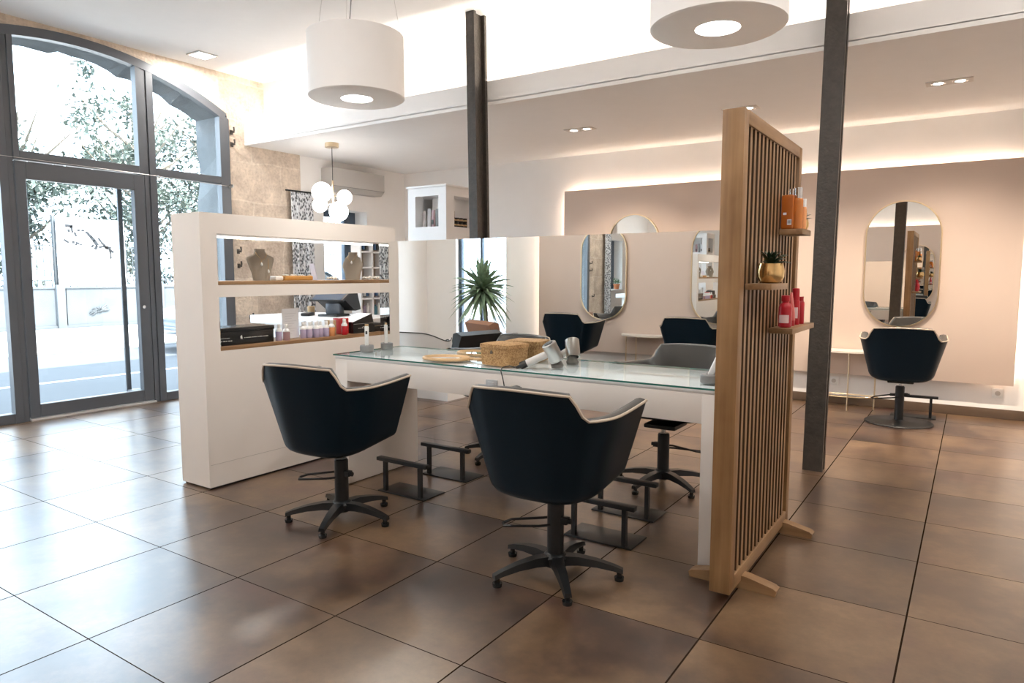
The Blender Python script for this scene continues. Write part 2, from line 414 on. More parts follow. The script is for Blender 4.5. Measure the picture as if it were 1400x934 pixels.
# --- glazed entrance door
b = BM()
for q in ((2.66, 2.742, .025, 2.248), (3.665, 3.769, .025, 2.248), (2.742, 3.665, 2.10, 2.248), (2.742, 3.665, .025, .138)): bar(b, *q, xa=-6.90, xb=-6.83)
d1 = struct('door_1', b, M['frame'])
obj('pane', pane_poly(2.735, 3.67, .13, 2.11), M['pane'], d1, smooth=0)
b = BM(); box(b, -7.0, -6.975, 3.575, 3.62, .11, 2.14, .006); box(b, -6.99, -6.90, 3.58, 3.70, 2.11, 2.14, .004); box(b, -6.99, -6.90, 3.58, 3.70, .11, .14, .004)
obj('pull_handle', b, M['frame'], d1)
b = BM(); cyl(b, (-6.84, 3.70, .965), (-6.815, 3.70, .965), .016); obj('lock', b, M['chrome'], d1)
b = BM(); box(b, -6.90, -6.80, 2.655, 3.775, 0, .02, .003); struct('trim_1', b, mat('aluminium_strip', (.62, .58, .55), .35, .6))
# --- small window in the rear left corner
b = BM()
for q in ((wy0, wy0 + .07, wz0, wz1), (wy1 - .20, wy1 - .11, wz0, wz1), (wy0 + .07, wy1 - .2, wz1 - .08, wz1), (wy0 + .07, wy1 - .2, wz0, wz0 + .08)): box(b, -7.16, -7.09, *q, .004)
box(b, -7.16, -7.09, wy1 - .11, wy1, wz0, wz1)
w2 = struct('window_2', b, mat('blue_grey_frame', (.05, .075, .11), .4))
b = BM(); box(b, -7.13, -7.12, wy0 + .05, wy1 - .18, wz0 + .05, wz1 - .05); obj('pane', b, M['pane'], w2, smooth=0)
b = BM(); box(b, -7.09, -6.80, wy0 - .03, wy1 + .03, wz0 - .03, wz0 + .004, .004); obj('window_sill', b, M['white'], w2)
# --- tall window in the front wall (it shows only in the desk mirror)
b = BM()
for q in ((fx0, fx0 + .05, 0, fz1), (fx1 - .05, fx1, 0, fz1), (-5.92, -5.885, 0, fz1), (fx0, fx1, 0, .06), (fx0, fx1, fz1 - .06, fz1)): box(b, q[0], q[1], YF - .13, YF - .07, q[2], q[3], .004)
w3 = struct('window_3', b, mat('blue_grey_frame'))
for a_, c_ in ((fx0 + .04, -5.905), (-5.895, fx1 - .04)):
    b = BM(); box(b, a_, c_, YF - .105, YF - .095, .05, fz1 - .05); obj('pane', b, M['pane'], w3, smooth=0)

# ================================================================ OUTSIDE
GZ = -.12
b = BM(); box(b, -60, XL - .55, -30, 50, GZ - .2, GZ); struct('road', b, mat('asphalt', (.055, .058, .064), .9, var=.15, vscale=2, bump=.3, bscale=40), smooth=0)
b = BM(); box(b, -60, 30, -40, YF - .2, GZ - .25, GZ - .01); struct('ground', b, mat('paving', (.42, .41, .40), .9, var=.1), smooth=0)
b = BM(); box(b, -10.0, -9.86, -20, 40, GZ, GZ + .004); struct('road_marking', b, mat('road_paint', (.35, .35, .35), .8), smooth=0)
b = BM(); box(b, -18.9, -13.5, -20, 40, GZ, GZ + .05, .01); struct('sidewalk', b, mat('pale_pavement', (.62, .60, .57), .9, var=.08), smooth=0)
b = BM(); box(b, XL - .55, XR + .2, YF - .2, 22, ZC + .15, 5.75); box(b, XL - .55, XR + .2, YB + .2, 22, GZ, ZC + .15); struct('wall_facade', b, mat('render_facade', (.62, .57, .50), .9), smooth=0)

FX = -19.0
cem = mat('weathered_cement', (.082, .090, .098), .9, var=.25, vscale=1.6, bump=.3, bscale=20)
k = 0
b = BM()
for j in range(-4, 9):                                   # low wall with piers and framed panels
    ya = 8.36 + 2.55 * j
    box(b, FX - .25, FX, ya - .1, ya + 2.55, GZ, .97)
    box(b, FX - .02, FX + .10, ya - .26, ya - .06, GZ, 1.02, .01)
    box(b, FX, FX + .05, ya - .06, ya + 2.29, GZ, GZ + .12); box(b, FX, FX + .03, ya - .06, ya + 2.29, .93, .97)
fw = struct('wall_street', b, cem)
dark_iron = mat('dark_railing', (.05, .055, .06), .6)
orn = []
for j in (-2, -1, 0, 1):                                    # wrought iron flower on each panel
    ya = 8.36 + 2.55 * j + .75; bm = BM(); rr = random.Random(11)
    for i in range(14):
        a = 2 * PI * i / 14; l = rr.uniform(.12, .28)
        p = [(FX + .03, ya + math.cos(a) * l * t * 1.25, .36 + math.sin(a + .5 * t) * l * t * .55) for t in (.25, .5, .75, 1)]
        tube(bm, p, [.012, .022, .018, .004], 5)
    o = obj('wall_ornament', bm, dark_iron)
    tag(o, ['small iron flower ornament on the street wall, far to the left outside', 'iron flower ornament on the street wall seen through the left pane', 'iron flower ornament on the street wall below the white board', 'iron flower ornament on the street wall behind the parked car'][j + 2], 'ornament', 'flower ornaments on the street wall')
for j, (ya, yb) in enumerate(((-4.3, 3.2), (3.26, 8.1), (8.2, 10.6), (10.7, 20.0))):     # railing bays above the wall
    t = thing('street_railing', ['far left bay of the iron railing on the street wall', 'iron railing bay on the street wall behind the left pane', 'iron railing bay behind the white board on the street wall', 'long iron railing bay on the street wall above the parked car'][j], 'railing', (FX - .12, ya, .97), 0, 'iron railing bays on the street wall')
    n = int((yb - ya) / .16); b = BM()
    for i in range(n + 1):
        y = i * (yb - ya) / n; tube(b, [(0, y, 0), (0, y, 1.12)], .014, 5)
    obj('bars', b, dark_iron, t)
    b = BM()
    for z in (.14, 1.0): box(b, -.02, .02, 0, yb - ya, z, z + .035)
    obj('rail', b, dark_iron, t)
    b = BM(); box(b, -.05, .05, -.04, .04, 0, 1.75, .01); obj('post', b, dark_iron, t)
# white board with broken dark strokes on the railing
t = thing('notice_board', 'large white board with broken dark strokes hung on the street railing', 'sign', (FX + .02, 8.2, .99))
b = BM(); box(b, -.03, 0, 0, 1.66, .02, 1.70, .004); obj('board', b, M['white'], t)
b = BM()
STK = [(0.30, 1.50, .16, .04, 0), (.36, 1.42, .05, .09, .2), (.29, 1.38, .06, .04, 0), (.44, 1.30, .05, .06, .4), (.52, 1.40, .06, .03, 0), (.62, 1.40, .07, .03, .1), (.72, 1.35, .07, .035, -.6),
       (.78, 1.28, .10, .04, -.8), (.85, 1.20, .12, .045, -.9), (.92, 1.10, .14, .05, -1), (1.02, 1.18, .10, .03, -.9), (1.10, 1.08, .12, .035, -.7), (1.16, 1.0, .12, .03, -.3), (1.22, .98, .14, .05, -.2), (1.04, 1.0, .10, .03, .3),
       (1.30, .90, .12, .04, -.4), (1.28, .80, .04, .10, .1), (.92, .98, .10, .04, 1.0), (.84, 1.02, .08, .03, .9), (.22, 1.12, .12, .03, -.6), (.38, 1.10, .06, .04, 0), (.48, 1.08, .08, .03, -.2), (.44, 1.04, .06, .02, -.2), (.56, 1.05, .07, .02, 0), (1.28, .68, .02, .08, .2), (1.24, .55, .02, .07, .1)]
for y, z, w, h, a in STK:
    ca, sa = math.cos(a), math.sin(a); w *= 1.15; h *= 1.9
    prism(b, [(y + ca * u - sa * v, z + sa * u + ca * v) for u, v in ((-w / 2, -h / 2), (w / 2, -h / 2), (w / 2, h / 2), (-w / 2, h / 2))], 0, 0, .004)
obj('lettering', b, mat('dark_lettering', (.008, .009, .012), .6), t)

leafm = []
for i, c in enumerate(((.125, .15, .125), (.145, .165, .14), (.11, .135, .115))): leafm.append(mat('tree_leaf_%d' % i, c, .6, var=.4, vscale=3))
def tree(loc, h, w, label, seed, n=5600, cz=.55):
    r = random.Random(seed); t = thing('street_tree', label, 'tree', loc, 0, 'trees behind the street railing')
    b = BM(); tube(b, [(0, 0, 0), (.1, .05, h * .3), (0, .1, h * .6), (.05, 0, h * .85)], [.2, .16, .1, .03], 8)
    for i in range(12):
        a = r.uniform(0, 2 * PI); z = h * r.uniform(.3, .75); l = w * r.uniform(.5, .9)
        tube(b, [(0, 0, z), (math.cos(a) * l * .5, math.sin(a) * l * .5, z + h * .08), (math.cos(a) * l, math.sin(a) * l, z + h * .2)], [.06, .035, .01], 5)
    obj('trunk', b, M['bark'], t)
    b = BM(); cl = [(r.gauss(0, w * .45), r.gauss(0, w * .45), h * cz + r.gauss(0, h * .19), r.uniform(.35, .8)) for _ in range(42)]
    for i in range(n):
        c = r.choice(cl); p = Vector((c[0] + r.gauss(0, c[3] * .5), c[1] + r.gauss(0, c[3] * .5), max(.3, c[2] + r.gauss(0, c[3] * .45))))
        d = Vector((r.gauss(0, 1), r.gauss(0, 1), r.gauss(0, .7))).normalized(); u, v = frame_dir(d); s = r.uniform(.06, .13)
        b.faces.new([b.verts.new(q) for q in (p - d * s, p + u * s * .45, p + d * s, p - u * s * .45 + v * s * .2)])
    obj('crown', b, leafm[seed % 3], t, smooth=0)
TR = [(-21.2, 4.6, 5.6, 2.2, 'leafy street tree left of the white board behind the railing'), (-22.0, 8.6, 6.2, 2.4, 'leafy street tree directly behind the white board'), (-21.4, 11.6, 7.2, 2.3, 'tall leafy street tree right of the white board'),
      (-20.9, 14.6, 7.8, 2.4, 'tall street tree above the parked car outside'), (-23.5, 17.6, 8.5, 2.8, 'largest street tree, furthest right outside'), (-21.8, 1.4, 6, 2.3, 'street tree seen through the left pane'), (-24.5, 6.6, 6.8, 2.6, 'tree in the second row behind the railing, left'), (-24.2, 13, 8.2, 2.7, 'tree in the second row behind the railing, right')]
for i, (x, y, h, w, l) in enumerate(TR): tree((x, y, GZ), h, w, l, i + 1)

def car(loc, rz):
    t = thing('car', 'pale grey car parked at the kerb outside, only its nose in view', 'car', loc, rz)
    b = BM()                                              # nose towards -y; profile in y, z lofted over x
    prof = [(0, .32), (-.02, .55), (.10, .72), (.95, .90), (1.75, 1.40), (2.9, 1.46), (3.7, 1.05), (4.25, .98), (4.32, .60), (4.25, .30)]
    rings = []
    for x, s, dz in ((-.88, .0, -.05), (-.80, .03, 0), (0, .0, .03), (.80, .03, 0), (.88, .0, -.05)):
        tuck = .16 if abs(x) > .85 else 0
        rings.append([b.verts.new((x * (1 - (tuck if z > 1 else 0)), y + (.12 if abs(x) > .7 and y < .5 else 0) - (.1 if abs(x) > .7 and y > 4 else 0), z + (dz if z > .9 else 0))) for y, z in prof])
    for p, q in zip(rings, rings[1:]): bridge(b, p, q)
    b.faces.new(rings[0]); b.faces.new(list(reversed(rings[-1])))
    obj('body', b, mat('car_paint', (.12, .14, .16), .25, .3, coat=.6), t, smooth=50)
    b = BM(); prism(b, [(.99, .95), (1.70, 1.37), (1.74, 1.36), (1.04, .92)], 0, -.70, .70)
    prism(b, [(1.25, 1.0), (1.78, 1.34), (2.85, 1.38), (3.45, 1.05)], 0, -.885, -.84); prism(b, [(1.25, 1.0), (1.78, 1.34), (2.85, 1.38), (3.45, 1.05)], 0, .84, .885)
    obj('glazing', b, mat('dark_glass', (.05, .06, .07), .08), t)
    for sx in (-1, 1):
        b = BM(); sphere(b, (sx * .62, .06, .62), .13, 10, sz=.7); obj('headlight', b, mat('lamp_lens', (.8, .8, .82), .1), t)
        for y in (.85, 3.45):
            b = BM(); cyl(b, (sx * .70, y, .31), (sx * .89, y, .31), .31, n=24); w = obj('wheel', b, mat('tyre', (.02, .02, .02), .8), t)
            b = BM(); cyl(b, (sx * .87, y, .31), (sx * .90, y, .31), .20, n=16); obj('hubcap', b, M['steel'], w)
    b = BM(); box(b, -.62, .62, -.06, .03, .34, .46, .02); obj('bumper', b, mat('car_paint'), t)
car((-12.1, 7.0, GZ), R(-4))

# ================================================================ LIGHTS AND SKY
wd = bpy.data.worlds.new('world'); SC.world = wd; wd.use_nodes = True
bg = wd.node_tree.nodes['Background']; bg.inputs[0].default_value = (.72, .86, 1, 1); bg.inputs[1].default_value = SKY
def light(name, kind, loc, energy, col, direction=(0, 0, -1), **kw):
    l = bpy.data.lights.new(name, kind); l.energy = energy; l.color = col
    for a, v in kw.items(): setattr(l, a, v)
    o = bpy.data.objects.new(name, l); COL.objects.link(o); o.location = loc
    o.rotation_euler = Vector(direction).to_track_quat('-Z', 'Y').to_euler(); return o
light('sun', 'SUN', (0, 0, 20), SUN, (1, .94, .86), (-.57, -.08, -.81), angle=R(.5))
WARM = (1, .84, .68); NEUT = (1, .88, .75)
def emis(name, col, s): return mat(name, (.9, .9, .9), .5, emit=col, estr=s)
# LED strip in the cove above the lowered ceiling
t = thing('cove_light_strip', 'warm light strip hidden in the cove along the lowered ceiling edge', 'light strip', (0, 5.07, ZS + .036))
b = BM(); box(b, XL + .05, XR - .05, -.012, .012, 0, .012); obj('channel', b, M['steel'], t)
b = BM(); box(b, XL + .05, XR - .05, -.010, .010, .012, .020); obj('diffuser', b, emis('cove_led', (1, .89, .78), COVE), t)
# ================================================================ WALL PANELS, OVAL MIRRORS, WALL TABLES
def panel(name, label, x0, x1, y, sgn, s):
    """beige board on hidden battens, LED strips behind its top and side edges; sgn is the way it faces"""
    t = thing(name, label, 'wall panel', (0, y, 0))
    z0, z1 = .315, 2.29
    b = BM(); box(b, x0, x1, 0, -.03 * sgn, z0, z1, .002); obj('board', b, M['panel'], t)
    for x in (x0 + .5, (x0 + x1) / 2, x1 - .5):
        b = BM(); box(b, x - .03, x + .03, -.03 * sgn, -.092 * sgn, z0 + .1, z1 - .1); obj('batten', b, M['oak'], t)
    e = emis('panel_led', (1, .85, .70), s)
    for q in ((x0 + .03, x1 - .03, z1 - .07, z1 - .055), (x0 + .055, x0 + .07, z0 + .07, z1 - .07), (x1 - .07, x1 - .055, z0 + .07, z1 - .07)):
        b = BM(); box(b, q[0], q[1], -.045 * sgn, -.062 * sgn, q[2], q[3]); obj('light_strip', b, e, t)
    return t
panel('mirror_wall_board', 'long beige board on the back wall with light glowing round its edges', -4.19, .335, 7.45, -1, PANEL)
panel('mirror_wall_board', 'beige board on the wall opposite, seen in the desk mirror behind two oval mirrors', -4.83, .45, -1.52, 1, PANEL)

def stadium(w, h, n=20):
    r = w / 2; pts = []
    for cx, cz, a0 in ((0, h - r, 0), (0, r, PI)):
        for k in range(n + 1): a = a0 + PI * k / n; pts.append((cx + r * math.cos(a), cz + r * math.sin(a)))
    return pts
def oval_mirror(label, loc, rz, group):
    t = thing('oval_mirror', label, 'mirror', loc, rz, group)      # faces local -y
    w, h = .626, 1.18
    o = stadium(w, h); i = [(x * .962, h / 2 + (z - h / 2) * .980) for x, z in o]
    b = BM(); rings = [[b.verts.new((p[0], y, p[1])) for p in q] for q, y in ((o, 0), (o, -.032), (i, -.032), (i, -.018))]
    for p, q in zip(rings, rings[1:]): bridge(b, p, q)
    obj('frame', b, M['brass'], t)
    b = BM(); prism(b, i, 1, -.022, -.006); obj('glass', b, M['mirror'], t, smooth=0)
    return t
oval_mirror('gold rimmed oval mirror on the beige panel above the round based chair', (-.575, 7.45, .795), 0, 'oval mirrors on the back wall panel')
oval_mirror('gold rimmed oval mirror on the back panel, its top showing above the desk mirror', (-3.27, 7.45, .795), 0, 'oval mirrors on the back wall panel')
for x, l in ((-3.87, 'left oval mirror in the reflection of the opposite wall, showing a curtain and stone'), (-2.43, 'oval mirror in the reflection cut off by the slatted screen, showing the lit shelves'), (-.99, 'oval mirror of the opposite wall seen small inside the back wall oval mirror')):
    oval_mirror(l, (x, -1.505, .72), PI - R(1.6), 'oval mirrors on the opposite wall')

def wall_table(label, loc, rz):
    t = thing('wall_table', label, 'side table', loc, rz, 'half round wall tables')    # wall at local y 0, room to -y
    r = .33; arc = [(-r, 0)] + [(-r * math.cos(PI * k / 24), -r * .8 * math.sin(PI * k / 24)) for k in range(1, 24)] + [(r, 0)]
    b = BM(); prism(b, arc, 2, .55, .568); obj('table_top', b, mat('marble_top', (.72, .66, .58), .3, var=.06), t)
    for x, y in ((-.26, -.06), (.26, -.06), (.05, -.24)):
        b = BM(); tube(b, [(x, y, 0), (x, y, .55)], .007, 8); obj('leg', b, M['brass'], t)
    b = BM(); tube(b, [(-.26, -.06, .13)] + [(-.30 * math.cos(PI * k / 16), -.06 - .18 * math.sin(PI * k / 16), .13) for k in range(1, 16)] + [(.26, -.06, .13)], .006, 6)
    tube(b, [(-.26, -.06, .13), (.26, -.06, .13)], .006, 6); obj('stretcher', b, M['brass'], t)
wall_table('half round table with thin brass legs between iron column and round based chair', (-1.0, 7.44, 0), 0)
wall_table('half round table reflected in the desk mirror between two chairs', (-3.27, -1.51, 0), PI)

# ================================================================ SALON CHAIRS
def chair_path(f):
    """plan of the shell at height fraction f (0 rim, 1 foot): right arm tip, round the back, left arm tip"""
    a = .330 - .078 * f; back = .335 - .085 * f; tip = .170 - .020 * f; e = 2 / 2.8
    pts = [(a, tip - (tip + .03) * k / 7) for k in range(7)]
    for k in range(33):
        t = PI * k / 32; c, s = math.cos(t), math.sin(t)
        pts.append((a * math.copysign(abs(c) ** e, c), -.03 - (back - .03) * abs(s) ** e))
    pts += [(-a, -.03 + (tip + .03) * k / 7) for k in range(1, 8)]
    return pts
def rim_z(x, y):
    t = max(0, min(1, (.275 - abs(x)) / .06)); t = t * t * (3 - 2 * t)
    lo = .742 + .022 * (max(0, y + .15) / .32) ** 1.6
    return lo + (.835 + .012 * (1 - (x / .25) ** 2) - lo) * (t if y < 0 else 0)
def inset(pts, d):
    out = []
    for i, p in enumerate(pts):
        q0, q1 = pts[max(0, i - 1)], pts[min(len(pts) - 1, i + 1)]
        tx, ty = q1[0] - q0[0], q1[1] - q0[1]; l = math.hypot(tx, ty) or 1
        out.append((p[0] + ty / l * d, p[1] - tx / l * d))
    return out
CH = {}
def build_chair(disc=False):
    t = bpy.data.objects.new('salon_chair', None); COL.objects.link(t); t.empty_display_size = .1
    K = 12
    def zf(f, x, y, zr):
        zb = .425 + .05 * max(0, min(1, (y + .25) / .40))
        return zr + (zb - zr) * f
    top = chair_path(0); ztop = [rim_z(*p) for p in top]
    b = BM(); rings = []
    for k in range(K + 1):
        f = k / K; P = chair_path(f)
        rings.append([b.verts.new((p[0], p[1], zf(f, p[0], p[1], z))) for p, z in zip(P, ztop)])
    P = chair_path(1)
    for d, dz in ((.006, .014), (.018, .028), (.038, .038), (.10, .044)):
        rings.append([b.verts.new((q[0], q[1], zf(1, p[0], p[1], z) - dz)) for p, q, z in zip(P, inset(P, d), ztop)])
    for p, q in zip(rings, rings[1:]): bridge(b, p, q, closed=False)
    b.faces.new(rings[-1])
    obj('shell', b, M['vinyl'], t, smooth=60)
    # padded lining with a flat rim
    b = BM(); rings = []
    for d, dz in ((.002, .0), (.006, .008), (.025, .012), (.044, .008), (.050, -.004)):
        rings.append([b.verts.new((q[0], q[1], z + dz)) for q, z in zip(inset(top, d), ztop)])
    for k in range(1, 9):
        f = .62 * k / 8; P = chair_path(f)
        rings.append([b.verts.new((q[0], q[1], zf(f, p[0], p[1], z))) for p, q, z in zip(P, inset(P, .052 + .02 * math.sin(PI * k / 8)), ztop)])
    for p, q in zip(rings, rings[1:]): bridge(b, p, q, closed=False)
    obj('lining', b, M['leather'], t, smooth=60)
    # arm fronts
    for s in (0, -1):
        b = BM(); o = []; i = []
        for k in range(9):
            f = .72 * k / 8; P = chair_path(f); Q = inset(P, .052); p, q = P[s], Q[s]
            z = zf(f, p[0], p[1], ztop[s]); o.append(b.verts.new((p[0], p[1] + .002, z + (.004 if k == 0 else 0)))); i.append(b.verts.new((q[0], q[1] + .002, z + (.004 if k == 0 else 0))))
        m1 = [b.verts.new(((u.co.x + v.co.x) / 2, u.co.y + .014, u.co.z)) for u, v in zip(o, i)]
        bridge(b, o, m1, closed=False); bridge(b, m1, i, closed=False)
        obj('arm_front', b, M['leather'], t, smooth=60)
    b = BM(); tube(b, [(p[0], p[1], z + .003) for p, z in zip(inset(top, -.001), ztop)], .0058, 6); obj('piping', b, M['piping'], t)
    b = BM(); P = inset(chair_path(.55), .055)
    P = [p for p in P if p[1] < .14] ; pl = P + [(-.20, .20), (-.10, .225), (.10, .225), (.20, .20)]
    r0 = [b.verts.new((x, y, .455)) for x, y in pl]; r1 = [b.verts.new((x, y, .52)) for x, y in pl]; r2 = [b.verts.new((x * .95, y * .95, .535)) for x, y in pl]; r3 = [b.verts.new((x * .7, y * .7, .542)) for x, y in pl]
    for p, q in ((r0, r1), (r1, r2), (r2, r3)): bridge(b, p, q)
    b.faces.new(r3); b.faces.new(list(reversed(r0))); obj('seat', b, M['leather'], t, smooth=70)
    b = BM(); box(b, -.10, .10, -.13, .08, .362, .388, .008); obj('mount_plate', b, M['black'], t)
    b = BM(); cyl(b, (0, 0, .26), (0, 0, .364), .015, n=14); obj('piston', b, M['chrome'], t)
    b = BM(); cyl(b, (0, 0, .05 if not disc else .012), (0, 0, .318), .036, n=24); cyl(b, (0, 0, .316), (0, 0, .326), .036, .030, 24); obj('column', b, M['black'], t)
    b = BM(); tube(b, [(0, .02, .255), (-.05, -.02, .25), (-.19, -.05, .225), (-.215, -.085, .215), (-.19, -.115, .215), (-.05, -.06, .225), (0, -.025, .23)], .006, 7); obj('pump_lever', b, M['black'], t)
    b = BM(); box(b, .03, .062, -.018, .018, .235, .265, .004); cyl(b, (.055, 0, .25), (.075, 0, .25), .012); obj('valve', b, M['black'], t)
    if disc:
        b = BM(); lathe(b, [(.268, 0), (.270, .006), (.262, .012), (.06, .018), (.04, .03)], n=48); obj('base_disc', b, M['black'], t)
    else:
        b = BM(); lathe(b, [(.038, .042), (.052, .05), (.055, .085), (.046, .098), (.037, .104)]); obj('hub', b, M['black'], t)
        for k in range(5):
            a = 2 * PI * k / 5
            b = BM(); rings = []
            for r, z, w, h in ((.03, .075, .030, .020), (.10, .078, .026, .018), (.18, .070, .022, .014), (.25, .055, .018, .011), (.288, .043, .016, .009)):
                rings.append([b.verts.new((r, y, z + dz)) for y, dz in ((-w, -h), (w, -h), (w * .8, h), (-w * .8, h))])
            for p, q in zip(rings, rings[1:]): bridge(b, p, q)
            b.faces.new(list(reversed(rings[0]))); b.faces.new(rings[-1])
            l = obj('leg', b, M['black'], t, rot=(0, 0, a))
            b = BM(); cyl(b, (.272, 0, .0), (.272, 0, .016), .019, .021, 16); cyl(b, (.272, 0, .016), (.272, 0, .040), .011, n=12); obj('foot', b, M['blackgloss'], l)
    return t
def place_chair(proto, first, loc, rz, leg_rz, label, group):
    if first: r = proto; r.location = loc; r.rotation_euler = (0, 0, rz)
    else: r = dup(proto, loc, rz, label)
    tag(r, label, 'chair', group)
    k = 0
    for c in r.children:
        if c.name.startswith('leg'): c.rotation_euler = (0, 0, 2 * PI * k / 5 + leg_rz - rz); k += 1
c5 = build_chair(); g = 'dark salon chairs on star bases'
place_chair(c5, True, (-1.435, 2.50, 0), R(1), R(22), 'dark salon chair in front of the desk beside the slatted screen, nearest of all', g)
place_chair(c5, False, (-2.72, 2.475, 0), R(5), R(9), 'dark salon chair at the near side of the desk in front of the white partition', g)
place_chair(c5, False, (-1.53, 3.98, 0), R(180), R(40), 'salon chair behind the desk, base seen under the apron near the screen', g)
place_chair(c5, False, (-2.72, 3.98, 0), R(184), R(50), 'salon chair behind the desk, star base seen under the apron behind the footrest', g)
dz = build_chair(True); g = 'dark salon chairs on round bases'
place_chair(dz, True, (-.49, 6.86, 0), R(4), 0, 'dark salon chair on a round base facing the oval mirror at the back wall', g)
place_chair(dz, False, (-3.90, -.78, 0), R(180), 0, 'dark chair reflected in the desk mirror below the left oval mirror', g)
place_chair(dz, False, (-2.45, -.78, 0), R(180), 0, 'dark chair reflected in the desk mirror, partly behind the slatted screen', g)
place_chair(dz, False, (-1.0, -.80, 0), R(176), 0, 'dark chair of the opposite wall seen inside the back oval mirror', g)

def footrest(loc, rz, label):
    t = thing('footrest', label, 'footrest', loc, rz, 'black footrests')
    b = BM(); box(b, -.18, .18, 0, .19, 0, .008, .002); obj('base_plate', b, M['black'], t)
    for x in (-.135, .135):
        b = BM(); box(b, x - .011, x + .011, .012, .034, .008, .185); obj('post', b, M['black'], t)
    b = BM(); box(b, -.19, .19, .003, .043, .185, .207, .003); obj('bar', b, M['black'], t)
footrest((-2.72, 2.92, 0), 0, 'black footrest under the desk in front, next to the chair by the partition')
footrest((-2.735, 3.335, 0), 0, 'black footrest under the desk, far side, behind the left footrest')
footrest((-1.45, 2.92, 0), 0, 'black footrest on the near side of the desk, behind the nearest chair')
footrest((-1.505, 3.325, 0), 0, 'black footrest under the desk, far side, before the rear chair base')
footrest((-.40, 7.15, 0), R(2), 'black footrest against the back wall behind the round chair base')

# ================================================================ DESK WITH MIRROR
dx0, dx1, dy0, dy1, dz1 = -3.23, -.835, 2.91, 3.545, .795
t = thing('styling_desk', 'long white double sided styling desk with glass top between partition and screen', 'desk', ((dx0 + dx1) / 2, (dy0 + dy1) / 2, 0))
ox, oy = (dx0 + dx1) / 2, (dy0 + dy1) / 2
for x0_, x1_ in ((dx0, dx0 + .10), (dx1 - .115, dx1)):
    b = BM(); box(b, x0_ - ox, x1_ - ox, dy0 - oy, dy1 - oy, .006, dz1 - .02, .002); obj('leg', b, M['lacquer'], t)
for y0_, y1_ in ((dy0, dy0 + .02), (dy1 - .02, dy1)):
    b = BM(); box(b, dx0 + .10 - ox, dx1 - .115 - ox, y0_ - oy, y1_ - oy, .645, dz1 - .02, .001); obj('apron', b, M['lacquer'], t)
b = BM(); box(b, dx0 - ox, dx1 - ox, dy0 - oy, dy1 - oy, dz1 - .02, dz1, .001); obj('top', b, M['whitegloss'], t)
b = BM(); box(b, dx0 - .005 - ox, dx1 + .005 - ox, dy0 - .012 - oy, dy1 + .012 - oy, dz1 + .0005, dz1 + .0085)
for f in b.faces: f.material_index = 0 if abs(f.normal.z) > .5 or abs(sum((v.co.z for v in f.verts)) / 4 - dz1) > .2 else 1
b.normal_update()
for f in b.faces: f.material_index = 0 if abs(f.normal.z) > .5 else 1
obj('glass_top', b, [M['pane'], M['glassedge']], t, smooth=0)
b = BM(); box(b, -2.055 - .035 - ox, -2.055 + .035 - ox, dy0 - .012 - oy, dy0 - oy, .69, .745, .004); box(b, -2.055 - .02 - ox, -2.055 + .02 - ox, dy0 - .016 - oy, dy0 - .01 - oy, .70, .735, .002)
obj('socket', b, mat('grey_socket', (.45, .46, .47), .35), t)
GT = dz1 + .0088
t = thing('desk_mirror', 'wide frameless mirror standing lengthways on the middle of the desk', 'mirror', (-1.985, 3.205, GT))
b = BM(); box(b, -1.145, 1.145, -.004, .004, 0, 1.49 - GT)
for f in b.faces: pass
obj('glass', b, M['mirror'], t, smooth=0)

# ================================================================ WHITE PARTITION WITH TWO OPEN NICHES
px0, px1, py0, py1, pz1 = -4.025, -3.737, 2.37, 4.0, 1.645
t = thing('display_partition', 'white free standing partition with two open display niches left of the desk', 'partition', (px0, py0, 0))
def pb(bm, ya, yb, za, zb, xa=px0, xb=px1, bev=0): box(bm, xa - px0, xb - px0, ya - py0, yb - py0, za, zb, bev)
n1z, n2z, na, nb = (1.222, 1.525), (.828, 1.15), 2.475, 4.0
b = BM()
ysn = [0, na - py0, py1 - py0]; zsn = [.012, n2z[0], n2z[1], n1z[0], n1z[1], pz1]
VV = []
for xi in (0, px1 - px0):
    V = [[b.verts.new((xi, y, z)) for z in zsn] for y in ysn]; VV.append(V)
    for i in range(2):
        for j in range(5):
            if i == 1 and j in (1, 3): continue
            b.faces.new((V[i][j], V[i + 1][j], V[i + 1][j + 1], V[i][j + 1]))
def wallstrip(idx):
    for (i, j), (k, l) in zip(idx, idx[1:]): b.faces.new((VV[0][i][j], VV[0][k][l], VV[1][k][l], VV[1][i][j]))
wallstrip([(2, 0), (1, 0)] + [(0, j) for j in range(6)] + [(1, 5), (2, 5), (2, 4), (1, 4), (1, 3), (2, 3), (2, 2), (1, 2), (1, 1), (2, 1), (2, 0)])
obj('carcass', b, M['lacquer'], t, smooth=0)
for za, zb in (n1z, n2z):
    for ya, yb in ((na + .0006, na + .004),):
        b = BM(); pb(b, ya, yb, za + .0246, zb - .0005, px0 + .001, px1 - .001); obj('cheek_mirror', b, M['mirror'], t, smooth=0)
for zz in (n1z[0], n2z[0]):
    b = BM(); pb(b, na + .001, nb - .001, zz + .0006, zz + .024, px0 + .002, px1 - .002, .001); obj('shelf', b, M['oaky'], t)
b = BM(); pb(b, na + .012, nb - .012, n1z[1] - .010, n1z[1] - .001, px0 + .03, px0 + .055); obj('light_strip', b, emis('niche_led', (1, .96, .9), NICHE), t)
b = BM(); pb(b, py0 + .015, py1 - .01, 0, .012, px0 + .01, px1 - .01); obj('plinth', b, M['black'], t)
b = BM(); pb(b, py0 + .01, py1 - .02, .148, .150, px1, px1 + .0008); obj('seam', b, mat('seam_grey', (.45, .42, .39), .6), t)  # thin grey seam line low on the partition face

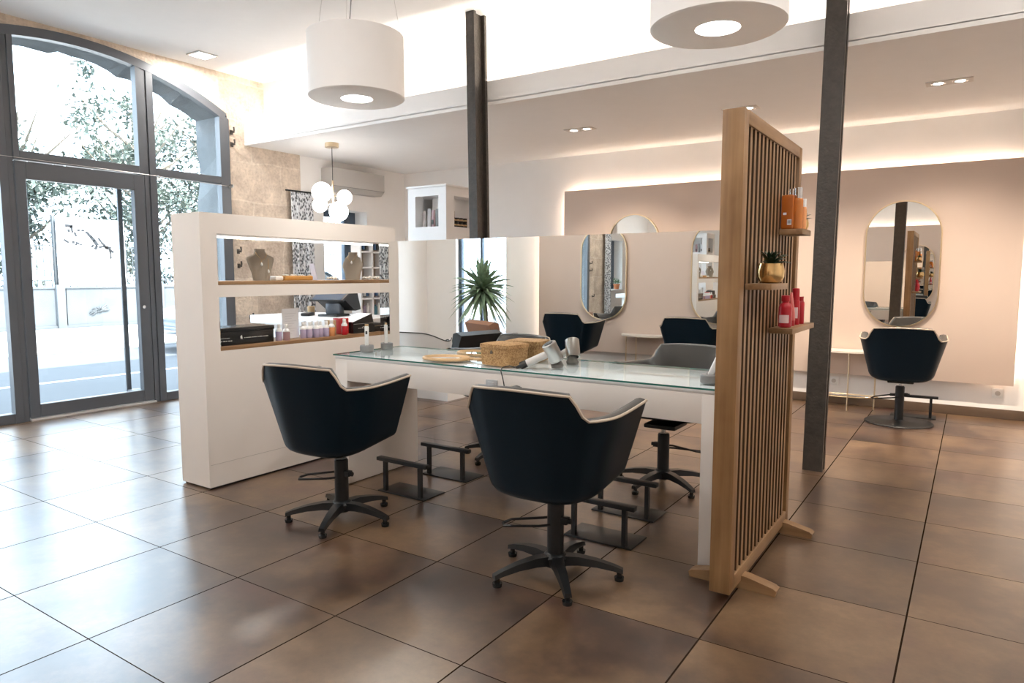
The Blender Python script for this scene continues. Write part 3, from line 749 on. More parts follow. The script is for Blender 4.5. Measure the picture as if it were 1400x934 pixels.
# ================================================================ SLATTED WOODEN SCREEN
sx0, sx1, sy0, sy1, sz0, sz1 = -.815, -.733, 2.645, 3.665, .035, 1.90
t = thing('slatted_screen', 'tall oak screen of upright slats on two feet right of the desk', 'screen', (sx0, sy0, 0))
W_, D_ = sx1 - sx0, sy1 - sy0
b = BM(); box(b, 0, W_, 0, .062, sz0, sz1, .002); obj('post', b, M['oak'], t)
b = BM(); box(b, 0, W_, D_ - .055, D_, sz0, sz1, .002); obj('post', b, M['oak'], t)
b = BM(); box(b, 0, W_, .0625, D_ - .0555, sz1 - .052, sz1, .002); obj('top_rail', b, M['oaky'], t)
b = BM(); box(b, 0, W_, .0625, D_ - .0555, sz0, sz0 + .06, .002); obj('bottom_rail', b, M['oaky'], t)
NS = 14
slat_side = mat('dark_slat_side', (.070, .038, .018), .7)  # slat sides, darker brown than the oak faces
for k in range(NS):
    y = .0625 + (D_ - .118) * (k + 1) / (NS + 1)
    b = BM(); box(b, .006, W_ - .006, y - .0145, y + .0145, sz0 + .0605, sz1 - .0525)
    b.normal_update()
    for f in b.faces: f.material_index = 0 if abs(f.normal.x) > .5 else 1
    obj('slat', b, [M['oak'], slat_side], t)
for y in (.19, .93):
    b = BM()
    prism(b, [(-.135, 0), (W_ + .135, 0), (W_ + .14, .022), (W_ + .125, .032), (W_ + .02, .055), (W_ + .0, .056), (0, .056), (-.02, .055), (-.125, .032), (-.14, .022)], 1, y - .028, y + .028)
    box(b, 0, W_, y - .02, y + .02, .0, sz0 + .0); obj('foot', b, M['oakx'], t)
for ya, yb, z in ((3.244, 3.43, 1.488), (2.723, 2.993, 1.253), (3.122, 3.60, 1.057)):
    b = BM(); box(b, W_ + .0005, W_ + .097, ya - sy0, yb - sy0, z - .024, z, .001); obj('shelf', b, M['oaky'], t)

# ================================================================ THINGS ON THE SCREEN'S SHELVES
def bottle(name, label, cat, loc, prof, m, cap=None, capm=None, group=None, n=24, sx=1, sy=1, rz=0, lab=None):
    t = thing(name, label, cat, loc, rz, group)
    b = BM(); lathe(b, prof, n=n, sx=sx, sy=sy); obj('body', b, m, t)
    if cap: b = BM(); lathe(b, cap, n=n, sx=sx, sy=sy); obj('cap', b, capm, t)
    if lab:
        r, z0, z1, lm = lab; b = BM(); k = 10
        A = [b.verts.new((math.cos(a) * r * sx, math.sin(a) * r * sy, z0)) for a in [-PI / 2 - .8 + 1.6 * i / k for i in range(k + 1)]]
        B = [b.verts.new((v.co.x, v.co.y, z1)) for v in A]; bridge(b, A, B, closed=False); obj('label', b, lm, t)
    return t
S1, S2, S3 = 1.4885, 1.2535, 1.0575
t = thing('shampoo_refill', 'flat orange pack with barcode at the near end of the top screen shelf', 'bottle', (-.706, 3.275, S1))
b = BM(); box(b, -.026, .026, -.018, .018, 0, .150, .008, 3); obj('body', b, M['orange'], t)
b = BM(); box(b, .002, .020, -.0186, -.0182, .018, .042); obj('barcode_label', b, M['paper'], t)
b = BM(); 
for k in range(6): box(b, .004 + .0025 * k, .005 + .0025 * k + .0006 * (k % 2), -.0190, -.0187, .024, .038)
obj('barcode', b, M['black'], t)
b = BM(); box(b, -.016, -.002, -.0186, -.0182, .062, .072); obj('small_label', b, M['paper'], t)
for (x, y, r, h, l, m_) in ((-.668, 3.295, .021, .135, 'amber bottle with a tall chrome cap, nearest the column on the top screen shelf', 'amber'), (-.700, 3.335, .019, .135, 'second amber bottle with chrome cap, behind the first on the top screen shelf', 'amber'), (-.655, 3.335, .016, .10, 'short clear bottle with white cap behind the chrome capped bottles', 'clear')):
    if m_ == 'amber': bottle('oil_bottle', l, 'bottle', (x, y, S1), [(r * .8, 0), (r, .004), (r, h - .008), (r * .8, h)], M['amber'], [(r * .82, h), (r * .82, h + .045), (r * .7, h + .047)], M['chrome'], 'bottles on the top screen shelf')
    else: bottle('oil_bottle', l, 'bottle', (x, y, S1), [(r * .8, 0), (r, .004), (r, h - .008), (r * .8, h)], M['peach'], [(r * .8, h), (r * .8, h + .035)], M['wax'], 'bottles on the top screen shelf')
def succulent(label, loc, s, seed):
    t = thing('potted_succulent', label, 'potted plant', loc, 0, 'succulents in gold pots')
    b = BM(); lathe(b, [(.030 * s, 0), (.042 * s, .004 * s), (.052 * s, .025 * s), (.053 * s, .05 * s), (.047 * s, .078 * s), (.044 * s, .078 * s), (.042 * s, .062 * s), (0, .062 * s)], n=36); obj('pot', b, M['gold'], t)
    r = random.Random(seed); b = BM()
    for k in range(22):
        a = k * 2.4 + r.uniform(-.2, .2); el = R(12 + 68 * k / 21 + r.uniform(-6, 6)); l = (.085 - .02 * k / 21 + r.uniform(-.008, .012)) * s
        d = Vector((math.cos(a) * math.cos(el), math.sin(a) * math.cos(el), math.sin(el))); sd = Vector((-math.sin(a), math.cos(a), 0)); up = d.cross(sd) * -1
        if d.x < 0: l = min(l, .040 * s / max(.05, -d.x))
        p0 = Vector((0, 0, .066 * s)); rows = []
        for f, w in ((.05, .7), (.3, 1), (.6, .75), (.85, .4), (1, .03)):
            c = p0 + d * l * f + Vector((0, 0, .012 * s * math.sin(PI * f))); ww = .0105 * s * w
            rows.append([b.verts.new(c + sd * ww), b.verts.new(c - up * ww * .55), b.verts.new(c - sd * ww), b.verts.new(c + up * ww * .25)])
        for p, q in zip(rows, rows[1:]): bridge(b, p, q)
        b.faces.new(rows[0]); b.faces.new(rows[-1])
    obj('leaves', b, M['succ'], t, smooth=60)
succulent('spiky dark green succulent in a round gold pot on the middle screen shelf', (-.679, 2.885, S2), 1.0, 4)
succulent('small succulent in a gold pot at the far end of the top screen shelf', (-.672, 3.394, S1), .62, 9)
bottle('hair_mask_bottle', 'stout red bottle with narrow neck, nearest on the lowest screen shelf', 'bottle', (-.684, 3.195, S3), [(.024, 0), (.028, .004), (.028, .085), (.024, .100), (.015, .108), (.0145, .114)], M['red'], [(.017, .114), (.018, .117), (.018, .138), (.016, .140)], M['red'], 'red hair products on the lowest screen shelf', lab=(.0285, .02, .055, mat('pale_print', (.75, .55, .55), .5)))
t = thing('cream_tube', 'leaning red and pink tube between red bottles on the lowest screen shelf', 'tube', (-.684, 3.31, S3), 0, 'red hair products on the lowest screen shelf')
b = BM(); lathe(b, [(.017, 0), (.018, .003), (.018, .024)], n=20); obj('cap', b, M['red'], t)
b = BM(); rings = []
for z, rx, ry in ((.024, .019, .019), (.06, .020, .017), (.11, .021, .009), (.150, .0215, .0025)): rings.append(ringv(b, (0, 0, z), Vector((0, 1, 0)), Vector((1, 0, 0)), rx, 20, ry))
for p, q in zip(rings, rings[1:]): bridge(b, p, q)
b.faces.new(rings[-1]); obj('body', b, mat('pink_red_tube', (.55, .10, .09), .3), t)
bottle('serum_bottle', 'slim tall red spray bottle standing third on the lowest screen shelf', 'bottle', (-.684, 3.40, S3), [(.018, 0), (.0195, .003), (.0195, .105), (.016, .115)], M['red'], [(.0165, .115), (.0165, .165), (.013, .168)], M['red'], 'red hair products on the lowest screen shelf', lab=(.0199, .03, .08, mat('pale_print')))
bottle('serum_bottle', 'short slim red bottle last in the row on the lowest screen shelf', 'bottle', (-.675, 3.47, S3), [(.016, 0), (.0175, .003), (.0175, .100), (.013, .108)], M['red'], [(.013, .108), (.013, .128)], M['red'], 'red hair products on the lowest screen shelf')

# ================================================================ THINGS ON THE DESK
def stand(label, loc, tool_label, tool, lean, rz):
    t = thing('charging_stand', label, 'stand', loc, rz, 'round dark stands on the desk')
    b = BM(); lathe(b, [(.040, 0), (.043, .003), (.043, .036), (.040, .040), (.020, .040), (.018, .030), (0, .030)], n=32); obj('base', b, M['grey'], t)
    a = thing('hair_trimmer', tool_label, 'trimmer', (loc[0], loc[1], loc[2] + .034), rz, 'white trimmers in stands'); a.rotation_euler = (R(lean[0]), R(lean[1]), rz)
    b = BM(); box(b, -.0125, .0125, -.010, .010, 0, .125, .005, 3); obj('body', b, M['wax'], a)
    b = BM(); box(b, -.011, .011, -.006, .006, .125, .138, .002); obj('blade_head', b, M['kraft'] if tool else M['steel'], a)
    b = BM(); box(b, -.006, .006, -.0125, -.0095, .075, .095, .002); obj('switch', b, M['charcoal'], a)
stand('dark round stand at the left end of the desk beside the mirror edge', (-3.165, 3.115, GT), 'white upright trimmer standing in the stand by the partition', True, (0, 0), R(35))
stand('dark round stand at the desk end touching the slatted screen', (-.965, 3.06, GT), 'white leaning trimmer in the stand beside the slatted screen', False, (-8, 24), R(20))
t = thing('straw_basket', 'lidded woven straw basket in the middle of the desk against the mirror', 'basket', (-2.098, 3.085, GT), R(-8))
b = BM(); 
def taper(bm, a0, b0, a1, b1, z0, z1, r=.02, n=5):
    def rr(a, c): return [(sx * (a - r) + r * math.cos(q), sy * (c - r) + r * math.sin(q)) for sx, sy, q0 in ((1, 1, 0), (-1, 1, PI / 2), (-1, -1, PI), (1, -1, 1.5 * PI)) for q in [q0 + PI / 2 * i / n for i in range(n + 1)]]
    A = [bm.verts.new((x, y, z0)) for x, y in rr(a0, b0)]; B = [bm.verts.new((x, y, z1)) for x, y in rr(a1, b1)]
    bridge(bm, A, B); bm.faces.new(list(reversed(A))); bm.faces.new(B)
taper(b, .098, .085, .104, .090, 0, .092); obj('body', b, M['straw'], t)
b = BM(); taper(b, .107, .093, .105, .091, .0925, .112); taper(b, .105, .091, .085, .072, .112, .117); obj('lid', b, M['straw'], t)
b = BM(); cyl(b, (-.01, -.0885, .070), (-.01, -.097, .070), .008, .006, 12); tube(b, [(-.01, -.092, .082), (-.014, -.096, .074), (-.01, -.098, .064), (-.006, -.096, .074), (-.01, -.092, .082)], .0025, 5); obj('toggle', b, M['bark'], t)
t = thing('hand_mirror', 'round wooden rimmed hand mirror lying flat on the desk left of the basket', 'hand mirror', (-2.475, 3.055, GT), R(14))
b = BM(); cl = [(.135 * math.cos(2 * PI * k / 48), .098 * math.sin(2 * PI * k / 48), .011) for k in range(48)]; tube(b, cl, .0095, 8, True); obj('rim', b, mat('pale_wood', (.55, .36, .18), .45, var=.1), t)
b = BM(); lathe(b, [(.0, .004), (.133, .004), (.133, .012), (0, .012)], n=48, sx=.985, sy=.71); obj('glass', b, M['mirror'], t)
b = BM(); tube(b, [(.135, .0, .011), (.17, .004, .012)], .010, 8); tube(b, [(.205 + .035 * math.cos(2 * PI * k / 28), .006 + .022 * math.sin(2 * PI * k / 28), .011) for k in range(28)], .0075, 8, True); obj('handle', b, mat('pale_wood'), t)
t = thing('hair_dryer', 'grey hair dryer lying on the desk, handle toward the basket, cable hanging down', 'hair dryer', (-1.80, 3.115, GT))
hx = Vector((.0, -.02, .082)); ax = Vector((.30, .38, -.87)).normalized()
b = BM(); u, w = frame_dir(ax)
ring_ = []
for s_, r_ in ((-.052, .026), (-.054, .034), (-.05, .0385), (.045, .0385), (.05, .036), (.05, .030)): ring_.append(ringv(b, hx + ax * s_, u, w, r_, 28))
for p, q in zip(ring_, ring_[1:]): bridge(b, p, q)
inner = ringv(b, hx + ax * .02, u, w, .026, 28); bridge(b, ring_[-1], inner); in2 = ringv(b, hx - ax * .052, u, w, .018, 28); bridge(b, inner, in2); bridge(b, in2, ring_[0])
obj('head', b, M['steel'], t)
b = BM(); cyl(b, hx - ax * .0530, hx - ax * .0560, .0235, n=24); obj('air_opening', b, M['black'], t)
b = BM(); p0 = hx + Vector((-.03, -.012, -.012)); p1 = Vector((-.125, -.075, .022))
cyl(b, p0, p1, .0195, n=20); obj('handle', b, mat('silver_plastic', (.62, .60, .58), .3), t)
b = BM(); p2 = p1 + (p1 - p0) * .32; cyl(b, p1, p2, .0200, .019, 20); p3 = p2 + (p1 - p0) * .22; cyl(b, p2, p3, .012, .006, 14); obj('end_cap', b, M['charcoal'], t)
b = BM(); w0 = Vector((-1.80, 3.115, GT)); tube(b, [p3, Vector((-1.985, 2.965, GT + .012)) - w0, Vector((-1.992, 2.91, GT + .009)) - w0, Vector((-1.985, 2.886, GT - .004)) - w0, Vector((-1.968, 2.880, .76)) - w0, Vector((-1.955, 2.880, .70)) - w0, Vector((-1.96, 2.882, .60)) - w0, Vector((-2.0, 2.885, .57)) - w0, Vector((-2.05, 2.885, .62)) - w0, Vector((-2.055, 2.885, .70)) - w0], .0032, 7); obj('cable', b, M['charcoal'], t)
b = BM(); q0 = hx + ax * .051; lathe(b, [(.030, .0), (.034, .014), (.020, .04), (.018, .046)], (.012, .004, .0), 24); obj('diffuser', b, mat('taupe_plastic', (.13, .12, .105), .5), t)
# ================================================================ THINGS IN THE PARTITION NICHES
N1, N2 = n1z[0] + .0245, n2z[0] + .0245
def bust(label, loc, rz, s, wide):
    t = thing('jewellery_bust', label, 'jewellery bust', loc, rz, 'linen jewellery busts')
    b = BM(); rings = []                                  # flat chested bust: half widths, depth by height; faces local -y
    prof = [(0, .052, .026), (.05, .060, .028), (.10, .078, .030), (.135, .088 if wide else .066, .030), (.150, .085 if wide else .060, .028), (.163, .055, .026), (.172, .038, .024), (.185, .032, .024), (.203, .033, .024)]
    for z, w, d in prof: rings.append([b.verts.new((w * s * math.copysign(abs(math.cos(a)) ** .7, math.cos(a)), d * s * math.copysign(abs(math.sin(a)) ** .8, math.sin(a)) + .02 * s * (z / .2), z * s)) for a in [2 * PI * k / 28 for k in range(28)]])
    for p, q in zip(rings, rings[1:]): bridge(b, p, q)
    b.faces.new(list(reversed(rings[0]))); b.faces.new(rings[-1]); obj('torso', b, M['linen'], t, smooth=50)
    return t
def jewel(label, loc, rz, drops):
    t = thing('necklace', label, 'necklace', loc, rz, 'necklaces on the busts'); b = BM(); c = BM()
    tube(b, [(-.034, .0, .182), (-.03, -.022, .165), (-.012, -.030, .140), (.0, -.031, .128), (.012, -.030, .140), (.03, -.022, .165), (.034, .0, .182)], .0012, 5)
    for x, z0, z1 in drops:
        tube(b, [(x, -.032, z0), (x, -.033, z1)], .0012, 5)
        lathe(c, [(0, -.014), (.006, -.008), (.007, 0), (.003, .010), (0, .013)], (x, -.035, z1), 10)
    obj('chain', b, M['gold'], t); obj('pendant', c, M['wax'], t)
L1, L2 = (-3.86, 2.87, N1), (-3.86, 3.665, N1)
bust('broad linen jewellery bust in the upper niche, left of the wooden tray', L1, R(72), 1.0, True)
jewel('gold necklace with white drops hanging on the broad linen bust', L1, R(72), [(-.008, .128, .105), (.035, .14, .06)])
bust('slim linen jewellery bust turned sideways at the right end of the upper niche', L2, R(30), 1.0, False)
jewel('short chain with pale pendant on the slim linen bust', L2, R(30), [(.005, .14, .128)])
t = thing('wooden_tray', 'low ochre wooden tray of white pebbles in the upper niche', 'tray', (-3.86, 3.13, N1))
b = BM(); box(b, -.055, .055, -.118, .118, 0, .030, .006, 3); obj('tray', b, mat('ochre_wood', (.50, .25, .06), .45, var=.15), t)
rr = random.Random(5)
for k in range(16):
    b = BM(); sphere(b, (0, 0, 0), 1, 6); o = obj('pebble', b, M['stonebead'], None, (-3.86 + rr.uniform(-.03, .04), 3.03 + .2 * k / 15, N1 + .034), smooth=80); o.scale = (.011, rr.uniform(.008, .013), .0055)
    tag(o, 'small white pebble lying on the ochre wooden tray', 'pebble', 'pebbles on the wooden tray')
t = thing('soap_dish', 'low white dish between the broad bust and the wooden tray', 'dish', (-3.85, 2.975, N1)); b = BM(); box(b, -.04, .04, -.030, .030, 0, .028, .008, 3); obj('bowl', b, M['wax'], t)
t = thing('price_card', 'tilted white card standing in the upper niche before the window', 'card', (-3.90, 3.345, N1), R(0))
b = BM(); prism(b, [(0, 0), (.006, 0), (-.022, .115), (-.028, .115)], 1, -.034, .034)
obj('card', b, mat('lilac_paper', (.70, .68, .76), .7), t, rot=(0, 0, R(78)))
for k, (y, l) in enumerate(((3.44, 'small heap of shell beads left of the slim bust'), (3.80, 'small heap of shell beads right of the slim bust'), (3.90, 'last heap of shell beads at the right end of the upper niche'))):
    t = thing('bead_heap', l, 'beads', (-3.84, y, N1), k, 'shell bead heaps in the upper niche'); b = BM(); rb = random.Random(k)
    for i in range(16): sphere(b, (rb.uniform(-.028, .028), rb.uniform(-.04, .04), .0095 + .010 * rb.random()), .009, 5)
    obj('beads', b, M['stonebead'], t, smooth=80); pass
# lower niche
t = thing('black_box', 'long flat black box with small pale lettering at the left of the lower niche', 'box', (-3.865, 2.66, N2))
b = BM(); box(b, -.10, .10, -.172, .218, 0, .082, .002); obj('tray', b, M['blackgloss'], t)
b = BM(); box(b, -.104, .104, -.176, .222, .0825, .108, .002); obj('lid', b, M['blackgloss'], t)
b = BM(); GX = .1004
prism(b, [(-.03, .050), (-.024, .032), (-.018, .040), (-.012, .030), (-.018, .060)], 0, GX, GX + .0006)
for k in range(13): box(b, GX, GX + .0006, -.002 + .014 * k, .006 + .014 * k + .003 * (k % 3), .040, .0435)
for k in range(5): box(b, GX, GX + .0006, -.165 + .017 * k, -.155 + .017 * k + .003 * (k % 2), .026, .031); box(b, GX, GX + .0006, -.16 + .012 * k, -.152 + .012 * k, .044, .047)
obj('lettering', b, mat('pale_lettering', (.55, .54, .50), .5), t)
def pump(label, y, x, fl, group, h=.075, r=.021):
    z = N2; t = thing('lotion_bottle', label, 'bottle', (x, y, z), 0, group)
    b = BM(); lathe(b, [(r * .92, 0), (r, .004), (r, h - .008), (r * .6, h + .004), (r * .42, h + .010)], n=20); obj('body', b, M['wax'] if fl is None else fl, t)
    b = BM(); lathe(b, [(r * .5, h + .010), (r * .55, h + .012), (r * .55, h + .032), (r * .45, h + .035)], n=16); obj('cap', b, M['wax'], t)
    b = BM(); lathe(b, [(r * 1.02, h * .80), (r * 1.02, h - .006), (r * .63, h + .006), (r * .45, h + .011), (r * .44, h + .0115)], n=20); obj('shoulder', b, M['wax'], t)
gA = 'small bottles beside the black box'; gB = 'lavender bottles in a row in the lower niche'
pump('small lavender bottle just right of the long black box', 2.935, -3.79, M['lavender'], gA); pump('small mauve bottle left of the upright white sheet', 2.985, -3.775, M['mauve'], gA, .07, .023)
for k, (y, x) in enumerate(((3.145, -3.80), (3.185, -3.785), (3.235, -3.775), (3.28, -3.785), (3.325, -3.775))):
    pump(['first lavender bottle right of the white sheet', 'second lavender bottle from the white sheet', 'third lavender bottle, middle of the lavender row', 'fourth lavender bottle from the white sheet', 'fifth lavender bottle, next to the orange one'][k], y, x, M['lavender'], gB)
for k, (y, x) in enumerate(((3.20, -3.85), (3.26, -3.85), (3.31, -3.85))):
    pump('white capped lavender bottle standing in the back row of the lower niche', y, x, M['lavender'], 'back row of lavender bottles')
pump('small bottle of orange lotion ending the lavender row', 3.375, -3.775, M['peach'], 'single lotion bottles in the lower niche', .078, .022)
t = thing('kraft_pack', 'brown cardboard pack behind the orange lotion bottle', 'box', (-3.86, 3.44, N2)); b = BM(); box(b, -.03, .03, -.028, .028, 0, .105, .002); obj('carton', b, M['kraft'], t); b = BM(); box(b, .0302, .0306, -.02, .02, .03, .07); obj('label', b, mat('gold_label', (.40, .27, .10), .4), t)
pump('red bottle with white cap between the kraft pack and the red box', 3.495, -3.775, M['red'], 'single lotion bottles in the lower niche', .080, .021)
t = thing('red_carton', 'bright red carton behind the red bottle in the lower niche', 'box', (-3.865, 3.545, N2)); b = BM(); box(b, -.045, .045, -.035, .035, 0, .115, .002); obj('carton', b, mat('bright_red_card', (.60, .03, .025), .4), t)
b = BM()
for k in range(4): box(b, .0452, .0456, -.026, .022 - .006 * (k % 2), .03 + .018 * k, .036 + .018 * k)
obj('lettering', b, mat('pale_print', (.75, .55, .55), .5), t)
t = thing('black_display_box', 'black wedge shaped box with pale emblem at the right of the lower niche', 'box', (-3.86, 3.705, N2), R(0))
b = BM(); prism(b, [(-.115, 0), (.115, 0), (.075, .140), (-.115, .085)], 0, -.075, .075); obj('carton', b, M['blackgloss'], t)
b = BM(); box(b, .0752, .0757, -.11, .092, .068, .0695)
for a in range(8): 
    q = PI * a / 8; box(b, .0752, .0757, -.01 + .016 * math.cos(q) - .002, -.01 + .016 * math.cos(q) + .002, .036 + .010 * math.sin(q) - .002, .036 + .010 * math.sin(q) + .002)
for k in range(9): box(b, .0752, .0757, -.065 + .0125 * k, -.057 + .0125 * k, .034, .0375)
obj('emblem', b, mat('pale_lettering'), t)
t = thing('flat_black_box', 'low black box lying at the right end of the lower niche', 'box', (-3.88, 3.866, N2)); b = BM(); box(b, -.08, .08, -.045, .060, 0, .062, .002); obj('carton', b, M['blackgloss'], t); b = BM(); box(b, .0802, .0806, -.04, .055, .04, .042); obj('line', b, mat('gold_label'), t)
t = thing('sign_holder', 'upright white sheet in a clear stand between bottles in the lower niche', 'sign', (-3.83, 3.065, N2), R(4))
b = BM(); box(b, -.03, .03, -.05, .05, 0, .004); obj('base', b, M['clear'], t, smooth=0)
b = BM(); box(b, -.002, .002, -.072, .072, .005, .205); obj('sheet', b, M['paper'], t)
b = BM()
for k in range(9): box(b, .0021, .0024, -.05, .05 - .02 * ((k * 7) % 3), .17 - .017 * k, .173 - .017 * k)
obj('text_lines', b, mat('faint_grey_print', (.66, .66, .68), .7), t)

# ================================================================ RECEPTION CORNER
t = thing('reception_desk', 'white reception counter with overhanging top behind the partition', 'counter', (-5.32, 4.72, 0))
b = BM(); box(b, -.62, .62, -.28, .28, 0, .80, .004); obj('body', b, M['lacquer'], t)
b = BM(); box(b, -.72, .70, -.38, .36, .80, .88, .004); obj('worktop', b, M['white'], t)
t = thing('till_screen', 'black tilted till screen on the reception counter', 'till', (-5.22, 4.70, .881), R(14))
b = BM(); box(b, -.11, .11, -.11, .11, 0, .02, .006); obj('base', b, M['charcoal'], t)
b = BM(); box(b, -.08, .08, -.02, .06, .02, .15, .006); obj('stem', b, mat('slate_plastic', (.09, .10, .12), .3), t)
b = BM(); prism(b, [(-.13, .16), (-.115, .145), (.14, .285), (.125, .30)], 0, -.185, .185); o = obj('screen_housing', b, M['charcoal'], t)
b = BM(); prism(b, [(-.09, .165), (.125, .272), (.20, .06), (.10, .05)], 0, -.15, .182); obj('side_cover', b, M['black'], t)
b = BM(); prism(b, [(-.128, .1625), (.122, .3015), (.1215, .3025), (-.1285, .1635)], 0, -.165, .165); obj('display', b, mat('screen_glass', (.06, .10, .16), .08, coat=1), t)
t = thing('card_reader', 'small black card reader left of the till screen', 'card reader', (-5.46, 4.58, .881), R(30)); b = BM(); box(b, -.045, .045, -.08, .08, 0, .03, .01, 3); obj('body', b, M['black'], t); b = BM(); box(b, -.03, .03, .03, .065, .030, .033); obj('display', b, M['grey'], t); b = BM(); cyl(b, (0, .1, .0), (0, .1, .09), .035, n=16); obj('cup', b, M['kraft'], t)
t = thing('paper_sheets', 'loose white papers beside the till on the reception counter', 'papers', (-4.93, 4.66, .881), R(20)); b = BM()
for k in range(4): box(b, -.10 + .012 * k, .11 + .01 * k, -.14 + .02 * k, .15, .0012 * k, .0012 * k + .001)
obj('sheets', b, M['paper'], t, smooth=0)
# curtains
def curtain(label, y0_, y1_, z0_, z1_, seed):
    t = thing('curtain', label, 'curtain', (XL + .075, y0_, z0_), 0, 'black and white patterned curtains'); r = random.Random(seed)
    b = BM(); n = 60; w = y1_ - y0_; rings = []
    ph = r.random() * 6
    P = [(.030 * math.sin(2 * PI * 4.5 * k / n + ph) + .008 * math.sin(11 * k / n), w * k / n) for k in range(n + 1)]
    zs = [0, .25 * (z1_ - z0_), .6 * (z1_ - z0_), .95 * (z1_ - z0_), z1_ - z0_]
    for z in zs: rings.append([b.verts.new((x * (1 - .25 * (z / (z1_ - z0_))), y, z)) for x, y in P])
    for z in reversed(zs): rings.append([b.verts.new((x * (1 - .25 * (z / (z1_ - z0_))) - .004, y, z)) for x, y in P])
    for p, q in zip(rings, rings[1:]): bridge(b, p, q, closed=False)
    obj('cloth', b, M['cloth'], t, smooth=80)
    b = BM(); tube(b, [(0, -.06, z1_ - z0_ + .012), (0, w + .06, z1_ - z0_ + .012)], .010, 8); obj('rod', b, M['black'], t)
curtain('black and white patterned curtain beside the stone wall end', 5.47, 5.82, .05, 2.26, 1)
# plant on the window sill
t = thing('potted_plant', 'small green plant in a terracotta pot on the corner window sill', 'potted plant', (-6.90, 6.52, wz0 + .005))
b = BM(); lathe(b, [(.055, 0), (.075, .10), (.085, .10), (.085, .125), (.075, .125), (.07, .10), (0, .10)], n=24); obj('pot', b, M['terra'], t)
b = BM(); rr = random.Random(2)
for k in range(70):
    d = Vector((rr.gauss(0, 1), rr.gauss(0, 1), abs(rr.gauss(.8, .6)))).normalized(); p = Vector((0, 0, .12)) + d * rr.uniform(.05, .16); u, v = frame_dir(d); s = .03
    b.faces.new([b.verts.new(q) for q in (p - d * s, p + u * s * .6, p + d * s, p - u * s * .6)])
obj('leaves', b, M['green'], t, smooth=0)
# tower cabinet
tx0, tx1, ty0, ty1, tz = -4.905, -4.403, 5.446, 6.08, 2.18
t = thing('display_tower', 'tall white tower cabinet with open niches on two sides behind the desk', 'cabinet', (tx0, ty0, 0))
w_, d_ = tx1 - tx0, ty1 - ty0
b = BM(); fz = [0, .10, .45, .62, .97, 1.14, 1.66, 1.768, 2.075, tz]
for za, zb in ((0, .10), (.45, .62), (.97, 1.14), (1.60, 1.768), (2.075, tz - .02)): box(b, 0, w_, 0, d_, za, zb)
for x0_, x1_, y0_, y1_ in ((0, .10, 0, .13), (w_ - .10, w_, 0, .13), (0, .10, d_ - .13, d_), (w_ - .10, w_, d_ - .13, d_)):
    for za, zb in ((.10, .45), (.62, .97), (1.14, 1.60), (1.768, 2.075)): box(b, x0_, x1_, y0_, y1_, za, zb)
for za, zb in ((.10, .45), (.62, .97), (1.14, 1.60), (1.768, 2.075)): box(b, .16, w_ - .17, .20, d_ - .02, za, zb); box(b, 0, .02, .13, d_ - .13, za, zb)
obj('carcass', b, M['white'], t, smooth=0)
b = BM(); box(b, -.012, w_ + .012, -.012, d_ + .012, tz - .02, tz, .002); obj('top_board', b, M['white'], t)
for k, (x, h, m_) in enumerate(((.135, .17, 'wax'), (.20, .19, 'wax'), (.255, .175, 'mauve'), (.315, .185, 'grey'), (.365, .18, 'wax'))):
    t = thing('foil_pouch', 'slender %s hair product pouch in the front niche of the white tower' % ['white', 'tall white', 'pink and black', 'grey', 'last white'][k], 'pouch', (tx0 + x, ty0 + .10, 1.7685), R(-8 + 5 * k), 'pouches in the tower front niche')
    b = BM(); rings = []
    for z, rx, ry in ((0, .022, .016), (h * .5, .024, .013), (h * .92, .022, .003), (h, .022, .002)): rings.append(ringv(b, (0, 0, z), Vector((1, 0, 0)), Vector((0, 1, 0)), rx, 16, ry))
    for p, q in zip(rings, rings[1:]): bridge(b, p, q)
    b.faces.new(list(reversed(rings[0]))); b.faces.new(rings[-1]); obj('pack', b, mat('foil_white', (.62, .60, .60), .35) if m_ == 'wax' else M[m_], t)
    if k in (2, 4): b = BM(); box(b, -.012, .012, -.0185, -.0155, .03, .075); obj('print', b, M['charcoal'], t)
for c in range(4):
    for r_ in range(2):
        for lv in range(2):
            o = BM(); lathe(o, [(.026, 0), (.028, .003), (.028, .045), (.026, .048)], n=18); lathe(o, [(.0285, .016), (.0285, .032)], n=18, mi=1)
            j = obj('product_jar', o, [M['blackgloss'], M['kraft']], None, (tx1 - .05 - .06 * r_, ty0 + .165 + .066 * c, 1.7685 + .0485 * lv))
            tag(j, '%s black jar, %s of four from the tower corner, %s row' % (['lower', 'upper'][lv], ['first', 'second', 'third', 'last'][c], ['front', 'back'][r_]), 'jar', 'black jars in the tower side niche')
o = BM(); lathe(o, [(.02, 0), (.022, .003), (.022, .06), (.012, .07), (.012, .085)], n=16); tag(obj('product_bottle', o, M['linen'], None, (tx1 - .05, ty0 + .165, 1.866)), 'small beige bottle standing on top of the first stack of black jars', 'bottle')
